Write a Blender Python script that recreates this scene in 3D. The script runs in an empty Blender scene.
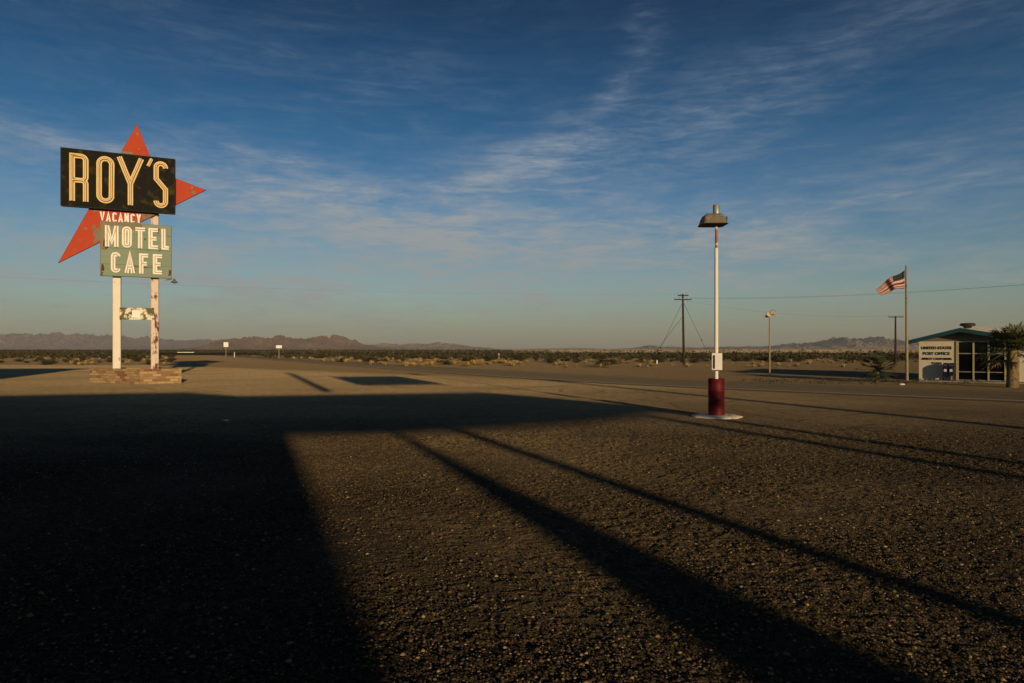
import bpy, math, random
import numpy as np
from mathutils import Vector, Matrix
random.seed(7); rng = np.random.default_rng(7)
scene = bpy.context.scene
COL = scene.collection
R = math.radians
F = 683.0; HZ = 349.5; CH = 2.0           # focal length in px, horizon row, eye height
SUN_EL = R(9.0); SX, SY = 0.3697, -0.9291    # horizontal direction towards the sun
K = 1/math.tan(SUN_EL)

# ------------------------------------------------------------------ helpers
def ground(px, py):
    d = CH*F/(py-HZ); return Vector(((px-512)/F*d, d, 0))
def at(px, py, d):
    return Vector(((px-512)/F*d, d, CH-(py-HZ)*d/F))
def back(p, h):                            # the point at height h whose sun shadow falls on ground point p
    return Vector((p[0]+SX*h*K, p[1]+SY*h*K, h))

def tag(o, label=None, cat=None, group=None, kind=None):
    if label: o['label'] = label
    if cat: o['category'] = cat
    if group: o['group'] = group
    if kind: o['kind'] = kind
    return o
def empty(name, loc, rz=0, label=None, cat=None, group=None):
    o = bpy.data.objects.new(name, None); COL.objects.link(o)
    o.location = loc; o.rotation_euler = (0, 0, rz); o.empty_display_size = .3
    return tag(o, label, cat, group)
def copy_tree(o, parent=None):
    c = o.copy(); COL.objects.link(c)
    if parent: c.parent = parent
    for ch in [x for x in o.children]:
        copy_tree(ch, c)
    return c

class MB:
    def __init__(s): s.v = []; s.f = []; s.m = []; s.mi = 0; s.sm = []
    def add(s, vs, fs, smooth=False):
        b = len(s.v); s.v += [tuple(v) for v in vs]
        for f in fs: s.f.append(tuple(b+i for i in f)); s.m.append(s.mi); s.sm.append(smooth)
    def box(s, c, size, rz=0, M=None):
        x, y, z = [a/2 for a in size]; vs = [Vector((i*x, j*y, k*z)) for i in (-1, 1) for j in (-1, 1) for k in (-1, 1)]
        m = M if M is not None else Matrix.Rotation(rz, 3, 'Z')
        vs = [m @ v + Vector(c) for v in vs]
        s.add(vs, [(0,1,3,2),(4,6,7,5),(0,4,5,1),(2,3,7,6),(0,2,6,4),(1,5,7,3)])
    def bbox(s, c, size, bev=.02, rz=0):
        # box with chamfered vertical edges and top
        x, y, z = [a/2 for a in size]; b = bev
        pl = [(-x+b,-y),(x-b,-y),(x,-y+b),(x,y-b),(x-b,y),(-x+b,y),(-x,y-b),(-x,-y+b)]
        pi = [(p[0]*(1-b/x), p[1]*(1-b/y)) for p in pl]
        m = Matrix.Rotation(rz, 3, 'Z'); vs = []
        for ring, zz in ((pi,-z),(pl,-z+b),(pl,z-b),(pi,z)):
            vs += [m @ Vector((p[0],p[1],zz)) + Vector(c) for p in ring]
        fs = [tuple(range(7,-1,-1)), tuple(range(24,32))]
        for k in range(3):
            for i in range(8): j = (i+1) % 8; fs.append((k*8+i, k*8+j, k*8+8+j, k*8+8+i))
        s.add(vs, fs)
    def tube(s, pts, rad, n=10, cap=True, smooth=True):
        pts = [Vector(p) for p in pts]; rads = rad if isinstance(rad, (list, tuple)) else [rad]*len(pts)
        vs = []; up = None
        for i, p in enumerate(pts):
            a = pts[max(i-1,0)]; b = pts[min(i+1,len(pts)-1)]; t = (b-a).normalized()
            if up is None: up = Vector((0,0,1)) if abs(t.z) < .9 else Vector((1,0,0))
            x = t.cross(up).normalized(); y = x.cross(t).normalized(); up = y
            for k in range(n):
                an = 2*math.pi*k/n; vs.append(p+(x*math.cos(an)+y*math.sin(an))*rads[i])
        fs = []
        for i in range(len(pts)-1):
            for k in range(n): j = (k+1) % n; fs.append((i*n+k, i*n+j, (i+1)*n+j, (i+1)*n+k))
        s.add(vs, fs, smooth)
        if cap:
            b = len(pts)-1
            s.add(vs[:n], [tuple(range(n-1,-1,-1))]); s.add(vs[b*n:], [tuple(range(n))])
    def lathe(s, prof, n=24, c=(0,0,0), smooth=True, sx=1, sy=1, jit=0):
        vs = []
        js = [1+random.uniform(-jit, jit) for _ in range(n)]
        for r, z in prof:
            for k in range(n):
                a = 2*math.pi*k/n; vs.append((c[0]+r*math.cos(a)*sx*js[k], c[1]+r*math.sin(a)*sy*js[k], c[2]+z))
        fs = []
        for i in range(len(prof)-1):
            for k in range(n): j = (k+1) % n; fs.append((i*n+k, i*n+j, (i+1)*n+j, (i+1)*n+k))
        s.add(vs, fs, smooth)
    def prism(s, poly, f):      # poly: list of 2D points; f(p, t) -> 3D, t in 0, 1
        n = len(poly); vs = [f(p, 0) for p in poly]+[f(p, 1) for p in poly]
        fs = [tuple(range(n-1,-1,-1)), tuple(range(n, 2*n))]+[(i, (i+1) % n, n+(i+1) % n, n+i) for i in range(n)]
        s.add(vs, fs)
    def stroke(s, pts, w, f, closed=False):   # constant-width mitred stroke in a 2D plane, mapped by f(p, t)
        n = len(pts); L = []; Rr = []
        for i, p in enumerate(pts):
            p = Vector(p)
            if closed: a = Vector(pts[i-1]); b = Vector(pts[(i+1) % n])
            else: a = Vector(pts[i-1]) if i else None; b = Vector(pts[i+1]) if i < n-1 else None
            d1 = (p-a).normalized() if a is not None else None; d2 = (b-p).normalized() if b is not None else None
            if d1 is None: d1 = d2
            if d2 is None: d2 = d1
            t = (d1+d2).normalized(); nn = Vector((-t.y, t.x)); cs = max(.5, nn.dot(Vector((-d1.y, d1.x))))
            L.append(p+nn*w/2/cs); Rr.append(p-nn*w/2/cs)
        m = n if closed else n-1
        for i in range(m):
            j = (i+1) % n
            q = [L[i], Rr[i], Rr[j], L[j]]
            vs = [f(x, 0) for x in q]+[f(x, 1) for x in q]
            fs = [(0,1,2,3),(4,7,6,5),(0,4,5,1),(2,6,7,3)]
            if not closed and i == 0: fs.append((0,3,7,4)) if False else None
            if not closed and (i == 0): fs.append((0,4,5,1))if False else None
            fs2 = [x for x in fs if x]
            if not closed and i == 0: pass
            # side walls along the stroke, ends only where the stroke ends
            fs2 = [(0,1,2,3),(4,7,6,5),(1,5,6,2),(0,3,7,4)]
            if not closed and i == 0: fs2.append((0,4,5,1))
            if not closed and i == m-1: fs2.append((3,2,6,7))
            s.add(vs, fs2)
    def build(s, name, mats, parent=None, origin=None, inv=None):
        o0 = Vector(origin) if origin is not None else Vector((0,0,0))
        vs = [Vector(v)-o0 for v in s.v]
        if parent is not None and inv:                       # verts given in world, parent placed elsewhere
            mi = (Matrix.Translation(parent.location) @ parent.rotation_euler.to_matrix().to_4x4()).inverted()
            vs = [mi @ Vector(v) for v in s.v]
        me = bpy.data.meshes.new(name); me.from_pydata([tuple(v) for v in vs], [], s.f)
        mats = mats if isinstance(mats, (list, tuple)) else [mats]
        for m in mats: me.materials.append(m)
        me.polygons.foreach_set('material_index', s.m); me.polygons.foreach_set('use_smooth', s.sm)
        me.update()
        o = bpy.data.objects.new(name, me); COL.objects.link(o)
        if parent is not None: o.parent = parent
        elif origin is not None: o.location = o0
        return o

# ------------------------------------------------------------------ materials
def newmat(name):
    m = bpy.data.materials.new(name); m.use_nodes = True
    nt = m.node_tree; b = nt.nodes['Principled BSDF']; return m, nt, b
def N(nt, t, **kw):
    n = nt.nodes.new(t)
    for k, v in kw.items():
        if k in n.inputs.keys() if hasattr(n.inputs, 'keys') else False: n.inputs[k].default_value = v
        else: setattr(n, k, v)
    return n
def ramp(nt, stops):
    r = nt.nodes.new('ShaderNodeValToRGB'); e = r.color_ramp.elements
    while len(e) < len(stops): e.new(.5)
    for i, (p, c) in enumerate(stops):
        e[i].position = p; e[i].color = (c, c, c, 1) if isinstance(c, (int, float)) else (*c, 1)
    return r
def noise(nt, vec, scale, detail=4, rough=.55, dist=0):
    n = nt.nodes.new('ShaderNodeTexNoise'); n.inputs['Scale'].default_value = scale
    n.inputs['Detail'].default_value = detail; n.inputs['Roughness'].default_value = rough; n.inputs['Distortion'].default_value = dist
    if vec: nt.links.new(vec, n.inputs['Vector'])
    return n
def mixc(nt, fac, a, b):
    m = nt.nodes.new('ShaderNodeMix'); m.data_type = 'RGBA'
    for s, v in ((0, fac), (6, a), (7, b)):
        if isinstance(v, bpy.types.NodeSocket): nt.links.new(v, m.inputs[s])
        elif isinstance(v, (int, float)): m.inputs[s].default_value = v
        else: m.inputs[s].default_value = (*v, 1)
    return m.outputs[2]
def math_(nt, op, a, b=None, c=None, clamp=False):
    m = nt.nodes.new('ShaderNodeMath'); m.operation = op; m.use_clamp = clamp
    for i, v in enumerate((a, b, c)):
        if v is None: continue
        if isinstance(v, bpy.types.NodeSocket): nt.links.new(v, m.inputs[i])
        else: m.inputs[i].default_value = v
    return m.outputs[0]
def vmul(nt, v, s):
    m = nt.nodes.new('ShaderNodeVectorMath'); m.operation = 'MULTIPLY'; nt.links.new(v, m.inputs[0]); m.inputs[1].default_value = s
    return m.outputs[0]
def bump(nt, b, h, strength=.5, dist=.02):
    n = nt.nodes.new('ShaderNodeBump'); n.inputs['Strength'].default_value = strength; n.inputs['Distance'].default_value = dist
    nt.links.new(h, n.inputs['Height']); nt.links.new(n.outputs[0], b.inputs['Normal'])
def painted(name, col, worn=None, thr=.6, scale=3, rough=.6, soft=.04, var=.15, metal=0, streak=False, bmp=.2):
    """base colour with a little variation, and patches of a second colour (rust, primer) above a noise threshold"""
    m, nt, b = newmat(name); tc = nt.nodes.new('ShaderNodeTexCoord').outputs['Object']
    n1 = noise(nt, tc, scale*.7, 5)
    c = mixc(nt, n1.outputs[0], tuple(x*(1-var) for x in col), tuple(min(1, x*(1+var)) for x in col))
    v = vmul(nt, tc, (1, 1, .4)) if streak else tc
    if worn:
        n2 = noise(nt, v, scale, 8, .65)
        r = ramp(nt, [(thr-soft, 0), (thr+soft, 1)]); nt.links.new(n2.outputs[0], r.inputs[0])
        c = mixc(nt, r.outputs[0], c, worn)
    nt.links.new(c, b.inputs['Base Color']); b.inputs['Roughness'].default_value = rough; b.inputs['Metallic'].default_value = metal; b.inputs['Specular IOR Level'].default_value = .22
    n3 = noise(nt, tc, scale*8, 4); bump(nt, b, n3.outputs[0], bmp, .01)
    return m

RUST = (.13, .045, .02)
M = {}
M['black'] = painted('black_enamel', (.010, .0095, .008), (.07, .046, .016), .62, 2.2, .85, .10, .3)
M['redstar'] = painted('red_paint', (.46, .042, .008), (.24, .19, .12), .68, 1.5, .6, .02)
M['greypatch'] = painted('bare_weathered_metal', (.23, .19, .125), (.30, .07, .03), .62, 1.6, .8, .04, .3)
M['green'] = painted('faded_green_paint', (.225, .275, .205), (.11, .065, .03), .68, 1.9, .65, .03, .15)
M['cream'] = painted('cream_paint', (.80, .55, .21), (.38, .20, .07), .70, 2, .6, .03)
M['inline'] = painted('dark_inline', (.10, .06, .03), None, rough=.7)
M['tubeglass'] = painted('dusty_neon_glass', (.78, .62, .42), None, rough=.3, var=.05)
M['whiteletter'] = painted('white_letter_paint', (.88, .84, .80), (.45, .22, .07), .68, 3, .6, .04)
M['neonorange'] = painted('aged_neon_tube', (.66, .44, .26), None, rough=.35)
M['postwhite'] = painted('white_post_paint', (.80, .72, .60), (.35,.17,.08), .64, 3.0, .6, .03, .1, streak=True)
M['postrust'] = painted('peeling_post_paint', (.72, .58, .47), (.17, .04, .022), .56, 3.2, .7, .04, .1, streak=True)
M['boardwhite'] = painted('peeling_board_paint', (.80, .75, .62), (.14, .12, .05), .50, 2.6, .8, .03)
M['edge'] = painted('dark_sheet_metal', (.03, .025, .02), None, rough=.7)
M['polewhite'] = painted('white_pole_paint', (.80, .74, .66), (.40, .15, .04), .66, 1.6, .5, .03, .08, streak=True)
M['poletop'] = painted('rusty_pole_paint', (.75, .68, .58), (.30, .10, .03), .48, 3, .6, .03, .1)
M['galv'] = painted('galvanised_metal', (.42, .40, .36), (.22, .16, .09), .6, 4, .45, .1, .15, metal=.5)
M['hood'] = painted('weathered_hood_metal', (.17, .14, .095), (.30, .24, .14), .6, 5, .6, .05, .3)
M['darkmetal'] = painted('dark_metal', (.03, .028, .025), None, rough=.5)
M['drum'] = painted('maroon_drum_paint', (.105, .004, .010), (.05, .008, .008), .66, 7, .55, .05, .15)
M['concrete_white'] = painted('whitewashed_concrete', (.74, .66, .52), (.40, .32, .22), .62, 4, .9, .04)
M['concrete'] = painted('concrete', (.32, .29, .25), (.2, .18, .15), .6, 2, .9, .1)
M['boxwhite'] = painted('white_box_enamel', (.78, .74, .70), (.5, .4, .3), .72, 5, .45)
M['wood'] = painted('creosoted_wood', (.040, .026, .017), (.08, .052, .033), .6, 3, .9, .1, .3, streak=True)
M['ceramic'] = painted('ceramic_insulator', (.20, .18, .16), None, rough=.3)
M['wire'] = painted('black_cable', (.03, .03, .03), None, rough=.7)
M['tan_pole'] = painted('tan_pole_paint', (.30, .235, .14), (.17, .12, .065), .6, 3, .6, .06)
M['lens'] = painted('floodlight_lens', (.55, .45, .33), None, rough=.3)
M['pobeige'] = painted('cream_stucco', (.66, .57, .43), (.55, .47, .35), .62, 1.5, .9, .08, .06)
M['pogable'] = painted('dark_gable_board', (.18, .15, .12), None, rough=.9)
M['teal'] = painted('teal_fascia_paint', (.016, .062, .080), (.012, .045, .06), .6, 3, .6, .1)
M['roofwhite'] = painted('white_roof_coating', (.82, .74, .60), (.70, .62, .48), .6, 1, .85, .1)
M['mullion'] = painted('ochre_mullion_paint', (.42, .33, .14), (.5, .45, .33), .6, 3, .6, .1)
M['letterdark'] = painted('dark_letter_paint', (.02, .022, .03), None, rough=.5)
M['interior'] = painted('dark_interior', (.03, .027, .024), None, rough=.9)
M['paper'] = painted('poster_paper', (.45, .28, .22), (.12, .10, .12), .5, 9, .9)
M['mailbox'] = painted('dark_blue_steel', (.012, .016, .035), (.03, .03, .04), .6, 6, .4, .1)
M['mlabel'] = painted('pale_label', (.70, .72, .74), None, rough=.6)
M['signwhite'] = painted('white_sign_sheet', (.85, .83, .78), None, rough=.5, var=.04)
M['flagred'] = painted('red_cloth', (.22, .006, .010), None, rough=.9)
M['flagwhite'] = painted('white_cloth', (.48, .40, .34), None, rough=.9)
M['flagblue'] = painted('navy_cloth', (.008, .009, .026), None, rough=.9)
M['walltan'] = painted('painted_block_wall', (.60, .55, .46), (.48, .42, .34), .6, 1.2, .9, .08)
M['soffit'] = painted('canopy_paint', (.30, .28, .25), (.25, .22, .18), .6, 1.2, .8, .08)
M['yellowline'] = painted('yellow_road_paint', (.40, .26, .05), (.09, .075, .06), .52, 4, .8, .08)
M['whiteline'] = painted('white_road_paint', (.70, .63, .52), (.16, .13, .09), .66, 5, .8, .1)
m, nt, b = newmat('window_glass'); b.inputs['Base Color'].default_value = (.01, .01, .01, 1); b.inputs['Roughness'].default_value = .05
b.inputs['Transmission Weight'].default_value = .6; b.inputs['IOR'].default_value = 1.3; M['glass'] = m

# brick
m, nt, b = newmat('mixed_brick'); g = nt.nodes.new('ShaderNodeTexCoord').outputs['UV']
br = nt.nodes.new('ShaderNodeTexBrick'); nt.links.new(g, br.inputs['Vector'])
br.inputs['Scale'].default_value = 1; br.inputs['Brick Width'].default_value = .46; br.inputs['Row Height'].default_value = .147
br.inputs['Mortar Size'].default_value = .016; br.inputs['Bias'].default_value = -.1
br.inputs['Color1'].default_value = (.50, .35, .15, 1); br.inputs['Color2'].default_value = (.20, .045, .03, 1); br.inputs['Mortar'].default_value = (.24, .19, .12, 1)
nn = noise(nt, g, 5, 5); c = mixc(nt, math_(nt, 'MULTIPLY', nn.outputs[0], .08), br.outputs[0], (.36, .27, .13))
nt.links.new(c, b.inputs['Base Color']); b.inputs['Roughness'].default_value = .9
bump(nt, b, math_(nt, 'SUBTRACT', nn.outputs[0], br.outputs['Fac']), .6, .02); M['brick'] = m

def leafmat(name, c1, c2, sc=3):
    m, nt, b = newmat(name); oi = nt.nodes.new('ShaderNodeObjectInfo'); tc = nt.nodes.new('ShaderNodeTexCoord').outputs['Object']
    n = noise(nt, tc, sc, 3); f = math_(nt, 'ADD', math_(nt, 'MULTIPLY', oi.outputs['Random'], .5), math_(nt, 'MULTIPLY', n.outputs[0], .6), clamp=True)
    nt.links.new(mixc(nt, f, c1, c2), b.inputs['Base Color']); b.inputs['Roughness'].default_value = .8; return m
M['creosote'] = leafmat('creosote_leaf', (.022, .025, .009), (.070, .056, .021))
M['goldgrass'] = leafmat('dry_grass_blade', (.40, .25, .085), (.60, .42, .17))
M['palmleaf'] = leafmat('palm_leaf', (.022, .035, .012), (.085, .085, .03), 2)
M['palmdry'] = leafmat('dry_palm_leaf', (.17, .11, .045), (.26, .18, .08), 2)
M['palmtrunk'] = painted('palm_trunk_bark', (.23, .16, .085), (.11, .075, .04), .52, 9, .95, .08, .2, bmp=.8)

# ground
m, nt, b = newmat('desert_ground'); pos = nt.nodes.new('ShaderNodeNewGeometry').outputs['Position']
sp = nt.nodes.new('ShaderNodeSeparateXYZ'); nt.links.new(pos, sp.inputs[0])
def halfplane(p, q):     # metres on the far side of the line p-q
    dx, dy = q[0]-p[0], q[1]-p[1]; L = math.hypot(dx, dy); nx, ny = -dy/L, dx/L
    if nx*(0-p[0])+ny*(0-p[1]) > 0: nx, ny = -nx, -ny
    a = math_(nt, 'MULTIPLY', sp.outputs[0], nx); c_ = math_(nt, 'MULTIPLY_ADD', sp.outputs[1], ny, a)
    return math_(nt, 'SUBTRACT', c_, nx*p[0]+ny*p[1])
hp = math_(nt, 'MAXIMUM', halfplane((19.7, 26.3), (8, 36.9)), halfplane((8, 36.9), (-34, 109)))
big = noise(nt, pos, .12, 5, .6); mid = noise(nt, pos, .9, 5, .6); fine = noise(nt, pos, 9, 6, .7); vfine = noise(nt, pos, 60, 3, .6)
vor = nt.nodes.new('ShaderNodeTexVoronoi'); nt.links.new(pos, vor.inputs['Vector']); vor.inputs['Scale'].default_value = 55
vor2 = nt.nodes.new('ShaderNodeTexVoronoi'); nt.links.new(pos, vor2.inputs['Vector']); vor2.inputs['Scale'].default_value = 17
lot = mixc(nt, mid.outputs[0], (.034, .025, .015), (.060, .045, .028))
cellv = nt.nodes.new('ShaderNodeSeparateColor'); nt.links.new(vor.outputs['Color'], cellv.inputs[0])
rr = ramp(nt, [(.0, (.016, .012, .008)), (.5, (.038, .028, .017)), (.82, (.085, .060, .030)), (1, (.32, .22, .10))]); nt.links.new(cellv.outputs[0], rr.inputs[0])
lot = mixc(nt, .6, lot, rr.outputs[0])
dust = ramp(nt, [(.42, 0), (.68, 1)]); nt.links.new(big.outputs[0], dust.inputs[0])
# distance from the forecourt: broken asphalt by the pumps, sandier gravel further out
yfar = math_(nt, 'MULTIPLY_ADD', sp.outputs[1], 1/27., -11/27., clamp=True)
sand = math_(nt, 'MULTIPLY', math_(nt, 'MULTIPLY', 1.0, math_(nt, 'SUBTRACT', 1.0, math_(nt, 'MULTIPLY', math_(nt, 'MULTIPLY_ADD', sp.outputs[0], 1/14., -4/14., clamp=True), .5))), math_(nt, 'ADD', math_(nt, 'MULTIPLY', dust.outputs[0], .35), math_(nt, 'MULTIPLY', yfar, .8), clamp=True))  # sandy tone cut back towards the right, leaving the lot darker there
mott = ramp(nt, [(.35, 0), (.65, 1)]); fm = noise(nt, pos, 3.2, 6, .75); nt.links.new(fm.outputs[0], mott.inputs[0])
tracks = None
for cx_, cy_, rad_ in ((1.2, 33.5, 3.2), (3.4, 34, 3.4), (5.2, 33, 2.9), (-2.5, 41, 6), (10, 60, 38), (11.6, 60.5, 38), (-60, 30, 66), (-61.7, 30, 66), (40, -22, 50.5), (40, -22, 52.2), (-30, 90, 68), (-30, 90, 69.7), (14, 22, 5.5), (14.3, 22.4, 7.1)):
    dx_ = math_(nt, 'SUBTRACT', sp.outputs[0], cx_); dy_ = math_(nt, 'SUBTRACT', sp.outputs[1], cy_)
    dd_ = math_(nt, 'SQRT', math_(nt, 'MULTIPLY_ADD', dx_, dx_, math_(nt, 'MULTIPLY', dy_, dy_)))
    tr_ = math_(nt, 'SUBTRACT', 1.0, math_(nt, 'MULTIPLY', math_(nt, 'ABSOLUTE', math_(nt, 'SUBTRACT', dd_, rad_)), 6.0), clamp=True)
    tracks = tr_ if tracks is None else math_(nt, 'MAXIMUM', tracks, tr_)
tb_ = ramp(nt, [(.45, 0), (.55, 1)]); nt.links.new(noise(nt, pos, .35, 3).outputs[0], tb_.inputs[0]); tracks = math_(nt, 'MULTIPLY', tracks, tb_.outputs[0])
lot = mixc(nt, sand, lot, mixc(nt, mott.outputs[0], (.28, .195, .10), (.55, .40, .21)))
des = mixc(nt, mid.outputs[0], (.16, .11, .056), (.28, .195, .098))
# far off: patchy scrub cover reads as dark olive, salt flat as pale tan
far = math_(nt, 'MULTIPLY_ADD', sp.outputs[1], 1/300., -200/300., clamp=True)
fb = noise(nt, vmul(nt, pos, (1, .35, 1)), .006, 4, .6); fr = ramp(nt, [(.40, 0), (.60, 1)])
leftness = math_(nt, 'DIVIDE', sp.outputs[0], sp.outputs[1])
nt.links.new(math_(nt, 'SUBTRACT', fb.outputs[0], math_(nt, 'MULTIPLY', leftness, .35)), fr.inputs[0])
farc = mixc(nt, fr.outputs[0], (.38, .26, .14), (.06, .048, .02))
des = mixc(nt, far, des, farc)
left_ = math_(nt, 'MINIMUM', math_(nt, 'SUBTRACT', sp.outputs[1], 86.0), math_(nt, 'MULTIPLY', math_(nt, 'ADD', math_(nt, 'MULTIPLY_ADD', sp.outputs[1], .443, sp.outputs[0]), 6.0), -.91))
hp = math_(nt, 'MAXIMUM', hp, left_)
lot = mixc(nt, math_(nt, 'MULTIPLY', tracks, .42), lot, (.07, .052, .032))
side = math_(nt, 'MULTIPLY_ADD', math_(nt, 'MULTIPLY_ADD', mid.outputs[0], 5, hp), .35, -1.0, clamp=True)
b.inputs['Diffuse Roughness'].default_value = 1.0
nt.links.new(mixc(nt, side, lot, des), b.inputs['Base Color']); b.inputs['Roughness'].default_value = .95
b.inputs['Specular IOR Level'].default_value = .15
h = math_(nt, 'MULTIPLY_ADD', vor.outputs['Distance'], -.5, math_(nt, 'MULTIPLY', fine.outputs[0], 1.2))
h = math_(nt, 'MULTIPLY_ADD', vfine.outputs[0], .25, h); h = math_(nt, 'MULTIPLY_ADD', mid.outputs[0], 2.0, h)
h = math_(nt, 'MULTIPLY_ADD', vor2.outputs['Distance'], -.5, h)
h = math_(nt, 'MULTIPLY_ADD', tracks, -1.2, h)
bump(nt, b, h, .9, .03); M['ground'] = m
# pebbles
m, nt, b = newmat('pebble'); g = nt.nodes.new('ShaderNodeNewGeometry')
rr = ramp(nt, [(0, (.022, .015, .008)), (.55, (.058, .040, .020)), (.86, (.17, .112, .048)), (1, (.38, .27, .13))]); nt.links.new(g.outputs['Random Per Island'], rr.inputs[0])
nt.links.new(rr.outputs[0], b.inputs['Base Color']); b.inputs['Roughness'].default_value = .85; M['pebble'] = m
# asphalt
m, nt, b = newmat('old_asphalt'); pos = nt.nodes.new('ShaderNodeNewGeometry').outputs['Position']
a1 = noise(nt, pos, .5, 5); a2 = noise(nt, pos, 25, 4)
c = mixc(nt, a1.outputs[0], (.085, .068, .048), (.12, .096, .067)); c = mixc(nt, math_(nt, 'MULTIPLY', a2.outputs[0], .4), c, (.07, .058, .042))
nt.links.new(c, b.inputs['Base Color']); b.inputs['Roughness'].default_value = 1; b.inputs['Specular IOR Level'].default_value = .03; b.inputs['Diffuse Roughness'].default_value = 1; bump(nt, b, a2.outputs[0], .6, .02); M['asphalt'] = m
# mountains
def rockmat(name, c1, c2, c3, sc):
    m, nt, b = newmat(name); pos = nt.nodes.new('ShaderNodeNewGeometry').outputs['Position']
    n = noise(nt, pos, sc, 8, .65); r = ramp(nt, [(.35, c1), (.52, c2), (.68, c3)]); nt.links.new(n.outputs[0], r.inputs[0])  # tone variation also stands in for lit and shaded rock facets
    nt.links.new(r.outputs[0], b.inputs['Base Color']); b.inputs['Roughness'].default_value = .95
    n2 = noise(nt, pos, sc*6, 8, .7); bump(nt, b, n2.outputs[0], 1, 160); return m
M['rock_far'] = rockmat('far_rock', (.17, .13, .13), (.24, .18, .17), (.34, .25, .21), .0012)
M['rock_mid'] = rockmat('mid_rock', (.22, .14, .105), (.35, .215, .155), (.50, .32, .22), .0022)
M['rock_right'] = rockmat('right_rock', (.20, .145, .115), (.40, .285, .205), (.60, .43, .29), .0022)

# ------------------------------------------------------------------ ground sheet
def vnoise(x, y, cell, seed):
    r = np.random.default_rng(seed); G = r.random((256, 256)).astype(np.float32)
    X = x/cell; Y = y/cell; xi = np.floor(X).astype(int); yi = np.floor(Y).astype(int); fx = X-xi; fy = Y-yi
    fx = fx*fx*(3-2*fx); fy = fy*fy*(3-2*fy)
    g = lambda i, j: G[i & 255, j & 255]
    return (g(xi, yi)*(1-fx)+g(xi+1, yi)*fx)*(1-fy)+(g(xi, yi+1)*(1-fx)+g(xi+1, yi+1)*fx)*fy
def axis(lo, hi, step, outlo, outhi, g=1.09):
    a = list(np.arange(lo, hi, step)); s = step; v = a[-1]
    up = []
    while v < outhi: s *= g; v += s; up.append(min(v, outhi))
    s = step; v = lo; dn = []
    while v > outlo: s *= g; v -= s; dn.append(max(v, outlo))
    return np.array(dn[::-1]+a+up)
XS = axis(-7.5, 12.5, .022, -26000, 26000, 1.10); YS = axis(3.0, 15.5, .021, -3000, 26000, 1.06)
GX, GY = np.meshgrid(XS, YS)
x = GX.ravel(); y = GY.ravel()
fade = np.clip(1-np.maximum(np.maximum(-7.5-x, x-12.5), np.maximum(3-y, y-15.5))/6, 0, 1)
z = (vnoise(x, y, .035, 1)-.5)*.012+(vnoise(x+3.3, y+1.1, .062, 2)-.5)*.014+(vnoise(x, y, .13, 3)-.5)*.012
rough = vnoise(x, y, 1.7, 5)
z = z*(.7+1.5*rough)+(vnoise(x, y, .9, 4)-.5)*.02
z = z*fade-.012*fade
me = bpy.data.meshes.new('ground'); nx, ny = len(XS), len(YS)
me.vertices.add(nx*ny); co = np.empty((nx*ny, 3), np.float32); co[:, 0] = x; co[:, 1] = y; co[:, 2] = z
me.vertices.foreach_set('co', co.ravel())
I, J = np.meshgrid(np.arange(nx-1), np.arange(ny-1)); a0 = (J*nx+I).ravel()
quads = np.stack([a0, a0+1, a0+nx+1, a0+nx], 1).astype(np.int32)
nf = len(quads); me.loops.add(nf*4); me.polygons.add(nf)
me.loops.foreach_set('vertex_index', quads.ravel()); me.polygons.foreach_set('loop_start', np.arange(nf, dtype=np.int32)*4)
me.polygons.foreach_set('use_smooth', np.ones(nf, bool)); me.update(calc_edges=True); me.materials.append(M['ground'])
g = bpy.data.objects.new('ground', me); COL.objects.link(g); tag(g, kind='structure')

# loose stones on the forecourt (nobody could count them)
base = np.array([(1,0,0),(-1,0,0),(0,1,0),(0,-1,0),(0,0,1),(0,0,-.6),(.6,.6,.55),(-.6,.6,.5),(-.6,-.6,.55),(.6,-.6,.5)], np.float32)
tri = np.array([(4,0,6),(4,6,2),(4,2,7),(4,7,1),(4,1,8),(4,8,3),(4,3,9),(4,9,0),(0,2,6),(2,1,7),(1,3,8),(3,0,9)], np.int32)
n = 230000
u = rng.random(n); py_ = 3.2+(u**1.25)*20; px_ = (rng.random(n)*2-1)*(.8*py_+.6)
s_ = np.clip(rng.lognormal(math.log(.0070), .42, n), .0035, .022)
cl = vnoise(px_, py_, 1.7, 5); keep = rng.random(n) < .35+cl*.9
px_, py_, s_ = px_[keep], py_[keep], s_[keep]; n = len(s_)
ang = rng.random(n)*6.28; sc = np.stack([s_*(.8+.5*rng.random(n)), s_*(.8+.4*rng.random(n)), s_*(.55+.4*rng.random(n))], 1)
V = base[None]*sc[:, None]*(1+.25*(rng.random((n, 10, 1))-.5)); ca, sa = np.cos(ang)[:, None], np.sin(ang)[:, None]
vx = V[..., 0]*ca-V[..., 1]*sa+px_[:, None]; vy = V[..., 0]*sa+V[..., 1]*ca+py_[:, None]; vz = V[..., 2]+(-.008+s_*.25)[:, None]
V = np.stack([vx, vy, vz], 2).astype(np.float32).reshape(-1, 3); T = (tri[None]+(np.arange(n)*10)[:, None, None]).astype(np.int32).reshape(-1, 3)
me = bpy.data.meshes.new('gravel'); me.vertices.add(len(V)); me.vertices.foreach_set('co', V.ravel())
me.loops.add(len(T)*3); me.polygons.add(len(T)); me.loops.foreach_set('vertex_index', T.ravel()); me.polygons.foreach_set('loop_start', np.arange(len(T), dtype=np.int32)*3)
me.update(calc_edges=True); me.materials.append(M['pebble'])
g = bpy.data.objects.new('gravel', me); COL.objects.link(g)
tag(g, 'loose brown gravel scattered over the forecourt', 'gravel', kind='stuff')

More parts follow.
